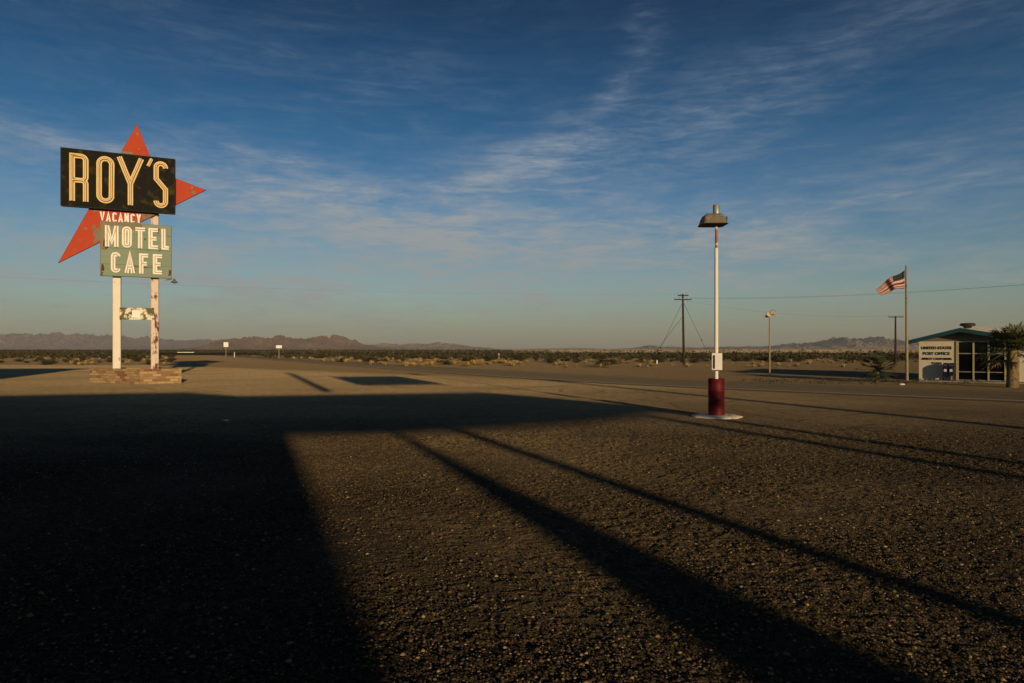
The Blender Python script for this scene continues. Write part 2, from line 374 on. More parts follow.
# ------------------------------------------------------------------ road
near = [Vector(p) for p in ((75, -26), (46, 1), (30, 16.4), (19.7, 26.3), (8, 37.6), (1.2, 47), (-6.4, 60.2), (-34, 109), (-87, 206), (-190, 395), (-430, 840), (-1100, 2080))]
def smooth_path(p, it=3):
    for _ in range(it):
        q = [p[0]]
        for i in range(len(p)-1): q += [p[i]*.75+p[i+1]*.25, p[i]*.25+p[i+1]*.75]
        p = q+[p[-1]]
    return p
near = smooth_path(near)
def offset(path, w):
    out = []
    for i, p in enumerate(path):
        t = (path[min(i+1, len(path)-1)]-path[max(i-1, 0)]).normalized(); nrm = Vector((t.y, -t.x))
        out.append(p+nrm*w if nrm.y > 0 else p-nrm*w)
    return out
def ribbon(name, w0, w1, z, mat, lab=None):
    a, b_ = offset(near, w0), offset(near, w1); mb = MB()
    vs = [(p.x, p.y, z) for p in a]+[(p.x, p.y, z) for p in b_]; n = len(a)
    mb.add(vs, [(i, i+1, n+i+1, n+i) for i in range(n-1)]); o = mb.build(name, mat); tag(o, kind='structure'); return o
ribbon('road', -.8, 7.6, .02, M['asphalt'])
ribbon('road_edge_line', -.08, .16, .026, M['whiteline'])
ribbon('road_centre_line', 3.45, 3.6, .026, M['yellowline'])
ribbon('road_far_edge_line', 6.85, 7.0, .026, M['whiteline'])

# railway embankment far across the plain
mb = MB(); pts = [(-900, 330), (-300, 255), (0, 232), (300, 226), (900, 230), (2500, 320)]
for (xa, ya), (xb, yb) in zip(pts, pts[1:]):
    pr = [(-5, -.2), (-2.2, .9), (2.2, .9), (5, -.2)]
    vs = [(xx, yy+o, zz) for xx, yy in ((xa, ya), (xb, yb)) for o, zz in pr]; mb.add(vs, [(0, 1, 5, 4), (1, 2, 6, 5), (2, 3, 7, 6)])
tag(mb.build('railway_embankment', painted('dark_ballast', (.035, .028, .02), None, rough=.95)), kind='structure')

# ------------------------------------------------------------------ mountains
def ridge_noise(x, y, seed):
    o = 0; a = 1; c = 1
    for k in range(7):
        v = 1-np.abs(vnoise(x, y, c, seed+k)*2-1); o = o+a*v*v; a *= .52; c *= .5
    return o/2.0
def mountains(name, prof, D, depth, mat, seed, base_py=349.3):
    px = np.linspace(prof[0][0], prof[-1][0], max(160, int((prof[-1][0]-prof[0][0])*2.2))); py = np.interp(px, [p[0] for p in prof], [p[1] for p in prof])
    hpk = np.maximum(0, (base_py-py))*D/F; nv = 90; rows = []
    t = np.linspace(0, 1, nv)
    for k, tt in enumerate(t):
        d = D-depth*.75+depth*1.5*tt
        env = math.sin(math.pi*min(1, tt*1.0))**1.1
        X = (px-512)/F*D*(1+0*d); Y = np.full_like(X, d)
        rn = .6*ridge_noise(X/(depth*.26)+50+Y/(depth*2.2), Y/(depth*.8)+50, seed)+.4*ridge_noise(X/(depth*.09)+9, Y/(depth*.22)+5, seed+40)
        h = hpk*np.clip(env*(.12+1.25*rn), 0, 1.4)
        rows.append(np.stack([X, Y, h], 1))
    A = np.stack(rows)
    # scale each column so its skyline meets the profile
    ang = (A[..., 2]/A[..., 1]).max(0); want = hpk/D*(1+.50*(ridge_noise(px/11., px*0+seed, seed+90)-.62)); s = np.where(ang > 1e-6, want/np.maximum(ang, 1e-6), 1)
    A[..., 2] *= s[None]; A[..., 2] -= 2
    nn_ = len(px); me = bpy.data.meshes.new(name); vs = A.reshape(-1, 3)
    fs = [(j*nn_+i, j*nn_+i+1, (j+1)*nn_+i+1, (j+1)*nn_+i) for j in range(nv-1) for i in range(nn_-1)]
    me.from_pydata(vs.tolist(), [], fs); me.materials.append(mat); me.update()
    o = bpy.data.objects.new(name, me); COL.objects.link(o); tag(o, kind='structure'); return o
mountains('mountain_range', [(-260,340),(-120,334),(-40,337),(0,335.4),(20,332.5),(38,329.8),(48,331),(61,334.6),(79,333.3),(112,333.6),(140,336),(162,337.4),(178,338.4),(218,339),(250,341),(300,344),(330,349)], 17000, 2400, M['rock_far'], 11)
mountains('mountain_range', [(196,349),(220,341.7),(238,337),(253,335.4),(268,336.6),(291,334.6),(304,338),(321.5,334.9),(342,336),(357,340.5),(372,345),(398,348),(420,349.3)], 9500, 1200, M['rock_mid'], 23)
mountains('mountain_range', [(340,349),(375,343.4),(382,341.9),(403,343.7),(420,342.6),(436,341.7),(461,344),(476,346),(500,348.4),(514,349),(534,348.2),(582,347.6),(610,348.8),(633,347.4),(648,344.6),(661,345.8),(699,347),(720,349.3)], 15500, 1600, M['rock_right'], 37)
mountains('mountain_range', [(660,349.3),(699,347.4),(716,346.4),(736,346),(767,345.4),(785,341.6),(797,343.4),(815,341.6),(828,338.8),(838,337),(851,339.4),(863,336.6),(884,336.8),(899,339.5),(907,341),(918,342.6),(960,340),(1020,343),(1120,336),(1250,342),(1320,349)], 12500, 1500, M['rock_right'], 51)

# ------------------------------------------------------------------ roadside motel sign
U = Vector((.909, .417, 0)); NN = Vector((.417, -.909, 0)); C0 = Vector((-22.57, 41.0, 0))
def S(s, z, off=0): return C0+U*s+NN*off+Vector((0, 0, z))
def s_of(px, off=0):
    r = (px-512)/F; bx = C0.x+NN.x*off; by = C0.y+NN.y*off
    return (r*by-bx)/(U.x-r*U.y)
def sz(px, py, off=0):
    s = s_of(px, off); d = C0.y+U.y*s+NN.y*off; return (s, CH-(py-HZ)*d/F)
sign = empty('motel_sign', C0, 0, 'tall roadside sign with red arrowhead, black panel, green panel and two rusty white posts', 'motel sign')
def sp_(poly, o0, o1, name, mat, parent=sign, back_edge=None):
    mb = MB(); mb.prism(poly, lambda p, t: S(p[0], p[1], o0 if t == 0 else o1)); return mb.build(name, mat, parent, inv=True) if parent is sign else mb.build(name, mat, parent, origin=C0)
def post(sx, mat):
    mb = MB(); c = S(sx, 5.55); mb.bbox(c, (.42, .42, 10.9), .03, math.atan2(U.y, U.x)); return mb.build('post', mat, sign, inv=True)
tag(post(-.99, M['postwhite']), 'white painted post with light rust'); tag(post(1.01, M['postrust']), 'white painted post badly rusted')
# arrowhead
AO = .40
arrow = [sz(137,124,AO), sz(156,170.6,AO), sz(206,190,AO), sz(58,263,AO)]
def framed(poly, o0, o1, name, face, edge, parent=sign, inset=.05):
    """sign cabinet: sheet-metal sides with a face sheet set 4 mm proud on the front and back"""
    mb = MB(); mb.mi = 1; mb.prism(poly, lambda p, t: S(p[0], p[1], o0+.004 if t == 0 else o1-.004))
    cx = sum(p[0] for p in poly)/len(poly); cz = sum(p[1] for p in poly)/len(poly); mb.mi = 0
    q = [(cx+(p[0]-cx)*.993, cz+(p[1]-cz)*.993) for p in poly]
    mb.prism(q, lambda p, t: S(p[0], p[1], o1-.003 if t == 0 else o1+.004)); mb.prism(q, lambda p, t: S(p[0], p[1], o0-.004 if t == 0 else o0+.003))
    return mb.build(name, [face, edge], parent, inv=True)
arr = framed(arrow, AO-.14, AO, 'arrow_panel', M['redstar'], M['edge'])
# bare patches where the red has gone
def patch(pts, off, mat, parent, name='faded_patch', jag=.10, seed=1, thick=.006):
    rnd = random.Random(seed); out = []
    for i in range(len(pts)):
        a = Vector(pts[i]); b_ = Vector(pts[(i+1) % len(pts)]); k = max(2, int((b_-a).length/.16))
        for j in range(k):
            p = a.lerp(b_, j/k); out.append((p.x+rnd.uniform(-jag, jag), p.y+rnd.uniform(-jag, jag)))
    mb = MB(); mb.prism(out, lambda p, t: S(p[0], p[1], off if t == 0 else off+thick)); return mb.build(name, mat, parent, inv=False, origin=C0)
def clipline(px): # long lower edge of the arrowhead
    return 263-(px-58)*(73/148.)
f = AO+.006
patch([sz(101,224,f), sz(118,221,f), sz(134,219,f), sz(141,220.5,f), sz(128,226.5,f), sz(113,233.5,f), sz(101,240,f), sz(93,243.5,f), sz(93,230,f), sz(101,226.5,f)], AO+.005, M['greypatch'], arr, seed=3, jag=.05)
patch([sz(141,211,f), sz(161,211.2,f), sz(157,213.6,f), sz(150,217,f), sz(143,220,f)], AO+.005, M['greypatch'], arr, seed=4, jag=.03)
patch([sz(93,208,f), sz(99,208,f), sz(99,210.5,f), sz(93,211.5,f)], AO+.005, M['greypatch'], arr, seed=5, jag=.05)
patch([sz(121,151,f), sz(133,152.5,f), sz(133,156,f), sz(121,154,f)], AO+.005, M['greypatch'], arr, seed=6, jag=.03)
for (x_, y_, r_) in ((137.5,134,1.4), (139,149,.9), (192,187.5,1.5), (193.5,192.5,2.0), (86,228.5,1.3), (94,227,2.2), (75,250,.9), (80,240,.8), (150,150,.8)):
    a, b_ = sz(x_, y_, f); r_ *= .06; rnd = random.Random(int(x_*7))
    patch([(a+r_*math.cos(t)*rnd.uniform(.7, 1.2), b_+r_*math.sin(t)*rnd.uniform(.8, 1.3)) for t in [k*math.pi/4 for k in range(8)]], AO+.005, M['greypatch'], arr, seed=int(x_), jag=.012)

# black name panel
BO = .72
pl_ = [sz(61,147,BO), sz(61,206,BO), sz(175,213.5,BO), sz(175,160,BO)]
s0, s1 = pl_[0][0], pl_[2][0]; zt = (pl_[0][1]+pl_[3][1])/2; zb = (pl_[1][1]+pl_[2][1])/2
name_p = framed([(s0, zb), (s1, zb), (s1, zt), (s0, zt)], AO+.004, BO, 'name_panel', M['black'], M['edge'])
mb = MB()
for a, b_ in (((s0, zt), (s1, zt)), ((s0, zb), (s1, zb)), ((s0, zb), (s0, zt)), ((s1, zb), (s1, zt))):
    mb.tube([S(a[0], a[1], BO), S(b_[0], b_[1], BO)], .03, 6)
mb.build('panel_trim', M['edge'], name_p, origin=C0)

def arc(cx, cy, rx, ry, a0, a1, n=10):
    return [(cx+rx*math.cos(R(a0+(a1-a0)*i/n)), cy+ry*math.sin(R(a0+(a1-a0)*i/n))) for i in range(n+1)]
def glyph(ch, w, h, t):
    """centre lines of one condensed capital in a box w x h with stroke t"""
    x0, x1, y0, y1 = t/2, w-t/2, t/2, h-t/2; r = min((x1-x0)/2, .35*h); cx = w/2; mid = h*.44
    if ch == 'O': return [(arc(cx, y1-r, r, r, 0, 180)+arc(cx, y0+r, r, r, 180, 360)[0:-1], True)]
    if ch == 'R': return [([(x0, 0), (x0, y1), (cx, y1)]+arc(x1-r*.75, y1-r*.75, r*.75, r*.75, 90, 0, 6)+arc(x1-r*.6, mid+r*.6, r*.6, r*.6, 0, -90, 5)+[(x0, mid)], False),
                          ([(cx*.9, mid)]+arc(x1-r*.6, mid-r*.6, r*.6, r*.6, 90, 0, 5)+[(x1, 0)], False)]
    if ch == 'Y': return [([(x0*.8, h), (cx, h*.45), (cx, 0)], False), ([(w-x0*.8, h), (cx, h*.45)], False)]
    if ch == 'S': return [(arc(cx, y1-r, r, r, -5, 180)+[(x0, h*.62), (x1, h*.40)]+arc(cx, y0+r, r, r, 0, -185), False)]
    if ch == "'": return [([(w*.78, h), (w*.25, 0)], False)]
    if ch == 'V': return [([(x0*.7, h), (cx, t*.3), (w-x0*.7, h)], False)]
    if ch == 'A': return [([(x0*.7, 0), (cx, h-t*.3), (w-x0*.7, 0)], False), ([(w*.25, h*.3), (w*.75, h*.3)], False)]
    if ch == 'C': return [(arc(cx, y1-r, r, r, -5, 180)+arc(cx, y0+r, r, r, 180, 365), False)]
    if ch == 'N': return [([(x0, 0), (x0, h)], False), ([(x0, h-t*.4), (x1, t*.4)], False), ([(x1, 0), (x1, h)], False)]
    if ch == 'M': return [([(x0, 0), (x0, h)], False), ([(x0, h-t*.3), (cx, h*.25), (x1, h-t*.3)], False), ([(x1, 0), (x1, h)], False)]
    if ch == 'T': return [([(0, y1), (w, y1)], False), ([(cx, y1-t/2), (cx, 0)], False)]
    if ch == 'E': return [([(w, y1), (x0, y1), (x0, y0), (w, y0)], False), ([(x0, h/2), (w*.85, h/2)], False)]
    if ch == 'F': return [([(w, y1), (x0, y1), (x0, 0)], False), ([(x0, h/2), (w*.85, h/2)], False)]
    if ch == 'L': return [([(x0, h), (x0, y0), (w, y0)], False)]
def letter(ch, s, z, w, h, t, off, parent, mface, mtube, inline=True, depth=.05, tr=.022, slant=0):
    mb = MB(); tb = MB(); inl = MB()
    g_ = glyph(ch, w, h, t)
    for k, (pts, closed) in enumerate(g_):
        P = lambda p, tt, o0=off, o1=off+depth+.003*k: S(s+p[0], z+p[1], o0 if tt == 0 else o1)
        mb.stroke(pts, t, P, closed)
        if inline:
            top = off+depth+.003*k+.002; sh = pts
            inl.stroke(sh, t*.36, lambda p, tt: S(s+p[0], z+p[1], top if tt == 0 else top+.004+.002*k), closed)
        if mtube:
            q = list(pts)+([pts[0]] if closed else []); tb.tube([S(s+p[0], z+p[1], off+depth+.045) for p in q], tr, 6)
    o = mb.build('letter', mface, parent, origin=C0)
    tag(o, 'letter '+ch if ch != "'" else 'apostrophe')
    # inline and tube both sit in the letter's own mesh depth; third level is the limit
    return o, inl, tb
def roy(ch, fx0, fx1, ft, fb, t=.275):
    s = s0+(s1-s0)*fx0; w = (s1-s0)*(fx1-fx0); z = zt-(zt-zb)*fb; h = (zt-zb)*(fb-ft)
    mb = MB(); k0 = 0
    for k, (pts, closed) in enumerate(glyph(ch, w, h, t)):
        mb.mi = 0; mb.stroke(pts, t, lambda p, tt: S(s+p[0], z+p[1], BO+.002 if tt == 0 else BO+.06+.003*k), closed)
        mb.mi = 1; mb.stroke(pts, t*.42, lambda p, tt: S(s+p[0], z+p[1], BO+.055 if tt == 0 else BO+.068+.002*k), closed)
        q = list(pts)+([pts[0]] if closed else []); mb.mi = 2; mb.tube([S(s+p[0], z+p[1], BO+.11+.002*k) for p in q], .036, 6)
    o = mb.build('letter', [M['cream'], M['inline'], M['tubeglass']], name_p, origin=C0); tag(o, 'cream letter '+ch if ch != "'" else 'cream apostrophe')
roy('R', .070, .232, .075, .905); roy('O', .298, .455, .075, .905); roy('Y', .478, .712, .058, .905)
roy("'", .735, .800, .038, .175, .17); roy('S', .803, .936, .066, .912)
# VACANCY on the arrowhead
def row(text, px0, px1, pyt, pyb, off, parent, mats, gap=.16, t_=.2, tubes=True, weights={}):
    a = sz(px0, pyb[0], off); b_ = sz(px1, pyb[1], off); at_ = sz(px0, pyt[0], off); bt_ = sz(px1, pyt[1], off)
    z = (a[1]+b_[1])/2; h = ((at_[1]-a[1])+(bt_[1]-b_[1]))/2; W = b_[0]-a[0]; n = len(text)
    ws = [weights.get(c, 1) for c in text]; tot = sum(ws)+gap*(n-1); x = a[0]
    for c, w_ in zip(text, ws):
        w = W*w_/tot; mb = MB(); t = h*t_
        for k, (pts, closed) in enumerate(glyph(c, w, h, t)):
            mb.mi = 0; mb.stroke(pts, t, lambda p, tt: S(x+p[0], z+p[1], off+.002 if tt == 0 else off+.04+.003*k), closed)
            if tubes:
                q = list(pts)+([pts[0]] if closed else []); mb.mi = 1; mb.tube([S(x+p[0], z+p[1], off+.075+.002*k) for p in q], .028, 6)
        o = mb.build('letter', mats, parent, origin=C0); tag(o, 'white letter '+c); x += w+W*gap/tot
row('VACANCY', 100, 141, (211.8, 214.2), (221.5, 223.3), AO+.006, arr, [M['whiteletter']], .32, .17, False)
# green panel
GO = .60
gp = [sz(100,221,GO), sz(100,276,GO), sz(171.5,278,GO), sz(171.5,226,GO)]
gz1 = (gp[0][1]+gp[3][1])/2; gz0 = (gp[1][1]+gp[2][1])/2
green = framed([(gp[0][0], gz0), (gp[2][0], gz0), (gp[2][0], gz1), (gp[0][0], gz1)], AO+.02, GO, 'green_panel', M['green'], M['edge'])
f = GO+.006
patch([sz(100.3,221,f), sz(119,221.5,f), sz(119,225,f), sz(108,227,f), sz(107,231,f), sz(110,240,f), sz(108,247,f), sz(105,250,f), sz(100.3,248,f)], GO+.005, M['greypatch'], green, seed=9, jag=.05)
patch([sz(119,221.5,f), sz(139,222.5,f), sz(143,226,f), sz(136,232,f), sz(128,227,f), sz(120,226,f)], GO+.005, M['greypatch'], green, seed=10, jag=.05)
pr_ = painted('rust_stain', (.10, .045, .02), (.2, .12, .06), .6, 4, .9)
for k, q in enumerate((((103,240),(108,236),(109,247),(106,249),(103,246)), ((126,265.5),(160,267.5),(160,268.3),(126,266.6)), ((101,264),(104,264.5),(104,270),(101,271)), ((168.5,270),(171,270),(171,276),(168.5,276)), ((154,229),(160,229),(159,234),(155,233)), ((101,271),(103,272),(103,275.5),(101,275)))):
    patch([sz(x_, y_, f) for x_, y_ in q], GO+.010, pr_, green, 'rust_stain', .03, 20+k)
rs = random.Random(4)
for k in range(16):
    a = rs.uniform(gp[0][0]+.1, gp[2][0]-.1); b_ = rs.uniform(gz0+.1, gz1-.1); r_ = rs.uniform(.02, .06)
    patch([(a+r_*math.cos(t), b_+r_*math.sin(t)) for t in [i*math.pi/3 for i in range(6)]], GO+.010, pr_, green, 'rust_stain', .01, 40+k)
for zz in (gz0+(gz1-gz0)*.52, gz0+(gz1-gz0)*.80, gz0+(gz1-gz0)*.22): mb = MB(); mb.box(S((gp[0][0]+gp[2][0])/2, zz, GO+.006), (gp[2][0]-gp[0][0]-.06, .008, .012), math.atan2(U.y, U.x)); mb.build('sheet_joint', M['edge'], green, origin=C0)
row('MOTEL', 105, 169, (225, 229.5), (246, 250.5), GO+.012, green, [M['whiteletter'], M['neonorange']], .34, .18, True, {'M': 1.35, 'L': .8})
row('CAFE', 111, 162, (252, 254.5), (272.5, 274.5), GO+.012, green, [M['whiteletter'], M['neonorange']], .5, .19, True)
# board between posts
bo = .235
q = [sz(119.5,307.5,bo), sz(119.5,319.5,bo), sz(154,320,bo), sz(154,308,bo)]; zc1 = (q[0][1]+q[3][1])/2; zc0 = (q[1][1]+q[2][1])/2
brd = framed([(q[0][0], zc0), (q[2][0], zc0), (q[2][0], zc1), (q[0][0], zc1)], bo-.06, bo, 'cross_board', M['boardwhite'], M['edge'])
mb = MB(); mb.prism([sz(132,310.5,bo), sz(132,317.5,bo), sz(140,317.8,bo), sz(140,310.8,bo)], lambda p, t: S(p[0], p[1], bo+.005 if t == 0 else bo+.012)); mb.build('notice', M['signwhite'], brd, origin=C0)
for px_i in (120.5, 153): 
    for py_i in (308.5, 318.8):
        a, b_ = sz(px_i, py_i, bo); mb = MB(); mb.tube([S(a, b_, bo+.004), S(a, b_, bo+.05)], .045, 6); mb.build('bolt', M['edge'], brd, origin=C0)
# little lamp on an arm
a = sz(158, 280.5, 0); b_ = sz(174, 279.5, 0)
lm = MB(); lm.tube([S(a[0]-.05, a[1]-.1, .1), S(a[0]+.3, a[1], .1), S(b_[0]-.1, b_[1]+.02, .1), S(b_[0]+.02, b_[1]-.02, .1)], .022, 6)
lo = lm.build('lamp_arm', M['galv'], sign, inv=True)
lm = MB(); lm.lathe([(.03, .06), (.06, .02), (.08, -.06), (.2, -.17), (.21, -.2), (.18, -.19), (.05, -.1)], 14, S(b_[0]+.02, b_[1], .1)-C0); lm.lathe([(.06, -.1), (.07, -.2), (.04, -.26), (.001, -.27)], 10, S(b_[0]+.02, b_[1], .1)-C0)
lm.build('lamp_shade', M['hood'], lo)
# brick planter
pt = [Vector((-25.6, 41.4)), Vector((-21.3, 39.1)), Vector((-19.55, 40.4)), Vector((-22.6, 43.6))]
plc = Vector((-22.3, 41.0, 0)); H_ = .88
planter = empty('brick_planter', plc, 0, 'low planter of mixed buff and red bricks round the motel sign posts', 'planter')
mb = MB(); uvs = []
cen = sum(pt, Vector((0, 0)))/4
inn = [p+(cen-p).normalized()*.42 for p in pt]; run = 0
me_v = []; me_f = []; 
for i in range(4):
    a, b_ = pt[i], pt[(i+1) % 4]; ia, ib = inn[i], inn[(i+1) % 4]; L = (b_-a).length
    for quad, uv in (([(a, 0), (b_, 0), (b_, H_), (a, H_)], [(run, 0), (run+L, 0), (run+L, H_), (run, H_)]),
                     ([(a, H_), (b_, H_), (ib, H_), (ia, H_)], [(run, 0), (run+L, 0), (run+L, .2), (run, .2)]),
                     ([(ib, .5), (ia, .5), (ia, H_), (ib, H_)], [(run+L, 0), (run, 0), (run, .3), (run+L, .3)])):
        k = len(me_v); me_v += [(p.x-plc.x, p.y-plc.y, zz) for p, zz in quad]; me_f.append((k, k+1, k+2, k+3)); uvs += uv
    run += L
me = bpy.data.meshes.new('planter_wall'); me.from_pydata(me_v, [], me_f); ul = me.uv_layers.new(name='UV')
for i, c in enumerate(uvs): ul.data[i].uv = c
me.materials.append(M['brick']); o = bpy.data.objects.new('planter_wall', me); COL.objects.link(o); o.parent = planter
mb = MB(); mb.add([(p.x-plc.x, p.y-plc.y, .70+random.uniform(-.02, .03)) for p in inn], [(0, 1, 2, 3)]); mb.build('soil', M['palmtrunk'], planter)

# ------------------------------------------------------------------ lamp post on the forecourt
lp = ground(716.3, 416.6); ld = lp.y
lamp = empty('area_lamp_post', lp, 0, 'white lamp post rising from a maroon drum on a whitewashed concrete pad', 'lamp post')
def zpx(py, d=ld): return CH-(py-HZ)*d/F
def xpx(px, d=ld): return (px-512)/F*d-lp.x
mb = MB(); mb.lathe([(.001, .05), (.30, .055), (.62, .05), (.72, .02), (.75, -.03)], 26, jit=.09); mb.build('concrete_pad', M['concrete_white'], lamp)
zd = zpx(378.5); r0 = .235
mb = MB(); prof = [(.001, .05), (r0, .05), (r0+.008, .07), (r0, .09)]
for k in (1, 2): prof += [(r0, .05+(zd-.05)*k/3-.02), (r0+.012, .05+(zd-.05)*k/3), (r0, .05+(zd-.05)*k/3+.02)]
prof += [(r0, zd-.03), (r0+.01, zd-.01), (r0, zd), (r0-.02, zd-.02), (.001, zd-.03)]
mb.lathe(prof, 36); mb.build('drum', M['drum'], lamp)
mb = MB(); zt1 = zpx(248); mb.tube([(0, 0, zd-.05), (0, 0, zt1-.03), (0, 0, zt1)], [.056, .053, .042], 16); mb.build('pole', M['polewhite'], lamp)
mb = MB(); mb.tube([(0, 0, zt1-.02), (0, 0, zpx(228)), (0, 0, zpx(214))], [.042, .036, .036], 12); tag(mb.build('upper_pole', M['poletop'], lamp), 'thin rust-banded top section of the pole')
# hood: a wide lower shade with a rounded back, plus the tall vent cylinder
hx = xpx(712.8); zz0 = zpx(225.2); zz1 = zpx(221.5); zz2 = zpx(214.5)
mb = MB(); secs = [(.385, .38, zz0), (.36, .35, zz0+.035), (.34, .33, zz1-.01), (.335, .32, zz1), (.32, .30, zz1+.07), (.28, .24, zz2-.05), (.21, .16, zz2), (.001, .001, zz2+.005)]
def rrect(a, b_, z_, n=6):
    out = []
    for qx, qy, st in ((1, 1, 0), (-1, 1, 90), (-1, -1, 180), (1, -1, 270)):
        rr_ = min(a, b_)*.35
        for i in range(n): an = R(st+90*i/(n-1)); out.append((hx+qx*(a-rr_)+rr_*math.cos(an), qy*(b_-rr_)+rr_*math.sin(an), z_))
    return out
rings = [rrect(*s) for s in secs]; nr = len(rings[0]); vs = [v for r_ in rings for v in r_]
fs = [(i*nr+k, i*nr+(k+1) % nr, (i+1)*nr+(k+1) % nr, (i+1)*nr+k) for i in range(len(rings)-1) for k in range(nr)]
mb.add(vs, fs); hood = mb.build('lamp_hood', M['hood'], lamp)
mb = MB(); mb.add(rrect(.37, .36, zz0+.01), [tuple(range(nr-1, -1, -1))]); mb.build('hood_underside', M['darkmetal'], hood)  # dark sheet across the hood mouth, gives the underside its dark tone
mb = MB(); mb.tube([(hx+.32, 0, zz1+.1), (hx+.42, 0, zz1+.14), (hx+.41, 0, zz1-.02), (hx+.36, 0, zz0+.05)], .022, 6); mb.build('latch', M['darkmetal'], hood)
mb = MB(); cx_ = xpx(716.3); mb.lathe([(.10, zz2-.04), (.10, zpx(205.5)), (.085, zpx(204.8)), (.001, zpx(204.6))], 20, (cx_, 0, 0)); mb.build('ballast_housing', M['galv'], lamp)
# breaker box
zb0, zb1 = zpx(370, ld-.1), zpx(353, ld-.1)
mb = MB(); mb.bbox((-.03, -.15, (zb0+zb1)/2), (.30, .15, zb1-zb0), .012, R(-14)); bxo = mb.build('breaker_box', M['boxwhite'], lamp)
mm = Matrix.Rotation(R(-14), 3, 'Z')
mb = MB(); mb.box(mm @ Vector((-.085, -.079, 0))+Vector((-.03, -.15, (zb0+zb1)/2-.01)), (.06, .006, .40), R(-14)); mb.build('dark_side_strip', M['darkmetal'], bxo)  # dark strip standing in for the box's dark left side

# ------------------------------------------------------------------ floodlight pole across the road
fp = ground(769.6, 376.5); fl = empty('floodlight_pole', fp, 0, 'thin tan pole with two floodlight heads across the road', 'floodlight')
fd = fp.y; ht = CH-(317-HZ)*fd/F
mb = MB(); mb.tube([(0, 0, -.1), (0, 0, ht)], [.065, .045], 10); mb.lathe([(.16, 0), (.16, .03), (.09, .04)], 12); mb.build('pole', M['tan_pole'], fl)
mb = MB(); mb.tube([(-.16, 0, ht), (.2, 0, ht+.02)], .03, 8); mb.build('bracket', M['galv'], fl)
for sx_, rot, up in ((-.15, R(200), .0), (.26, R(150), .16)):
    mb = MB(); m3 = Matrix.Rotation(rot, 3, 'Z') @ Matrix.Rotation(R(30), 3, 'X')
    pr = [(.07, -.2), (.10, -.14), (.12, -.02), (.21, .12), (.22, .15), (.18, .15)]; n_ = 14
    vs = [m3 @ Vector((r_*math.cos(2*math.pi*k/n_), y_, r_*math.sin(2*math.pi*k/n_)))+Vector((sx_, 0, ht+.12+up)) for r_, y_ in pr for k in range(n_)]
    mb.add(vs, [(i*n_+k, i*n_+(k+1) % n_, (i+1)*n_+(k+1) % n_, (i+1)*n_+k) for i in range(len(pr)-1) for k in range(n_)], True)
    mb.add(vs[:n_], [tuple(range(n_))]); hd = mb.build('floodlight_head', M['galv'], fl)
    mb = MB(); mb.add([v*1 for v in vs[-n_:]], [tuple(range(n_))]); mb.build('lens', M['lens'], hd)

# ------------------------------------------------------------------ utility poles and wires
def upole(base, h, label, arms=((-.2, .68), (-.72, 1.1)), group='wooden utility poles', az=0.0, lean=0, rr=1.0):
    o = empty('utility_pole', base, az, label, 'utility pole', group)
    mb = MB(); mb.tube([(0, 0, -.3), (lean, 0, h)], [.17*rr, .11*rr], 10); mb.build('pole', M['wood'], o)
    tips = []
    for dz, hw in arms:
        mb = MB(); mb.box((lean, -.13, h+dz), (hw*2, .10, .12)); am = mb.build('crossarm', M['wood'], o)
        for sx_ in (-hw+.08, -hw*.45, hw*.45, hw-.08):
            mb = MB(); mb.lathe([(.015, 0), (.015, .08), (.045, .09), (.05, .15), (.03, .17), (.001, .18)], 8, (lean+sx_, -.13, h+dz+.05)); mb.build('insulator', M['ceramic'], am); tips.append(Vector(base)+Matrix.Rotation(az, 3, 'Z') @ Vector((lean+sx_, -.13, h+dz+.2)))
        for q_ in (-.5, .5): mb = MB(); mb.tube([(lean, -.09, h+dz-.5), (lean+hw*q_, -.13, h+dz-.05)], .015, 5); mb.build('brace', M['galv'], am)
    return o, tips
p1, t1 = upole((21.9, 87, 0), CH-(294-HZ)*87/F, 'dark wooden pole with two crossarms and guy wires beyond the road', lean=-.15)
p2, t2 = upole(((895.5-512)/F*100, 100, 0), CH-(316-HZ)*100/F, 'shorter dark wooden pole with one crossarm seen left of the flagpole', arms=((-.15, 1.1),))
# poles outside the frame that carry the wires on and cast the long shadow
p3, t3 = upole((52, 40, 0), 8.4, 'wooden utility pole standing off to the right beyond the small post office', az=R(60))
p4, t4 = upole((-64, 52, 0), 9.0, 'wooden utility pole far off to the left of the motel sign', az=R(-20))
base_l1 = back(ground(545, 380), 8.6); p5, t5 = upole((base_l1.x, base_l1.y, 0), 8.6, 'wooden utility pole behind the photographer, casting the long thin shadow', arms=((-.3, .9),), az=R(66), rr=1.9)
def wire(a, b_, sag, label, group, thick=.006):
    pts = [a.lerp(b_, i/24)-Vector((0, 0, sag*4*(i/24)*(1-i/24))) for i in range(25)]
    c_ = pts[0].copy(); mb = MB(); mb.tube(pts, thick, 4, False); o = mb.build('power_line', M['wire'], None, origin=c_); tag(o, label, 'power line', group)
wire(t1[7], t3[7], .8, 'upper wire running right from the tall double-armed pole', None)
wire(t1[4], t3[4], 1.0, 'lower wire running right from the tall double-armed pole', None)
wire(t1[0], t4[0], .9, 'thin wire running left from the tall pole behind the motel sign', None, .0035)
wire(t2[0], t1[3]-Vector((0, 0, .9)), .8, 'single wire slung between the two dark wooden poles', None)
def guy(a, b_, label):
    mb = MB(); mb.tube([a, b_], .02, 5, False); m_ = a.lerp(b_, .72); e_ = a.lerp(b_, .735); mb.tube([m_, e_], .07, 6)
    o = mb.build('guy_wire', M['wire'], p1, inv=True)
hp1 = CH-(294-HZ)*87/F
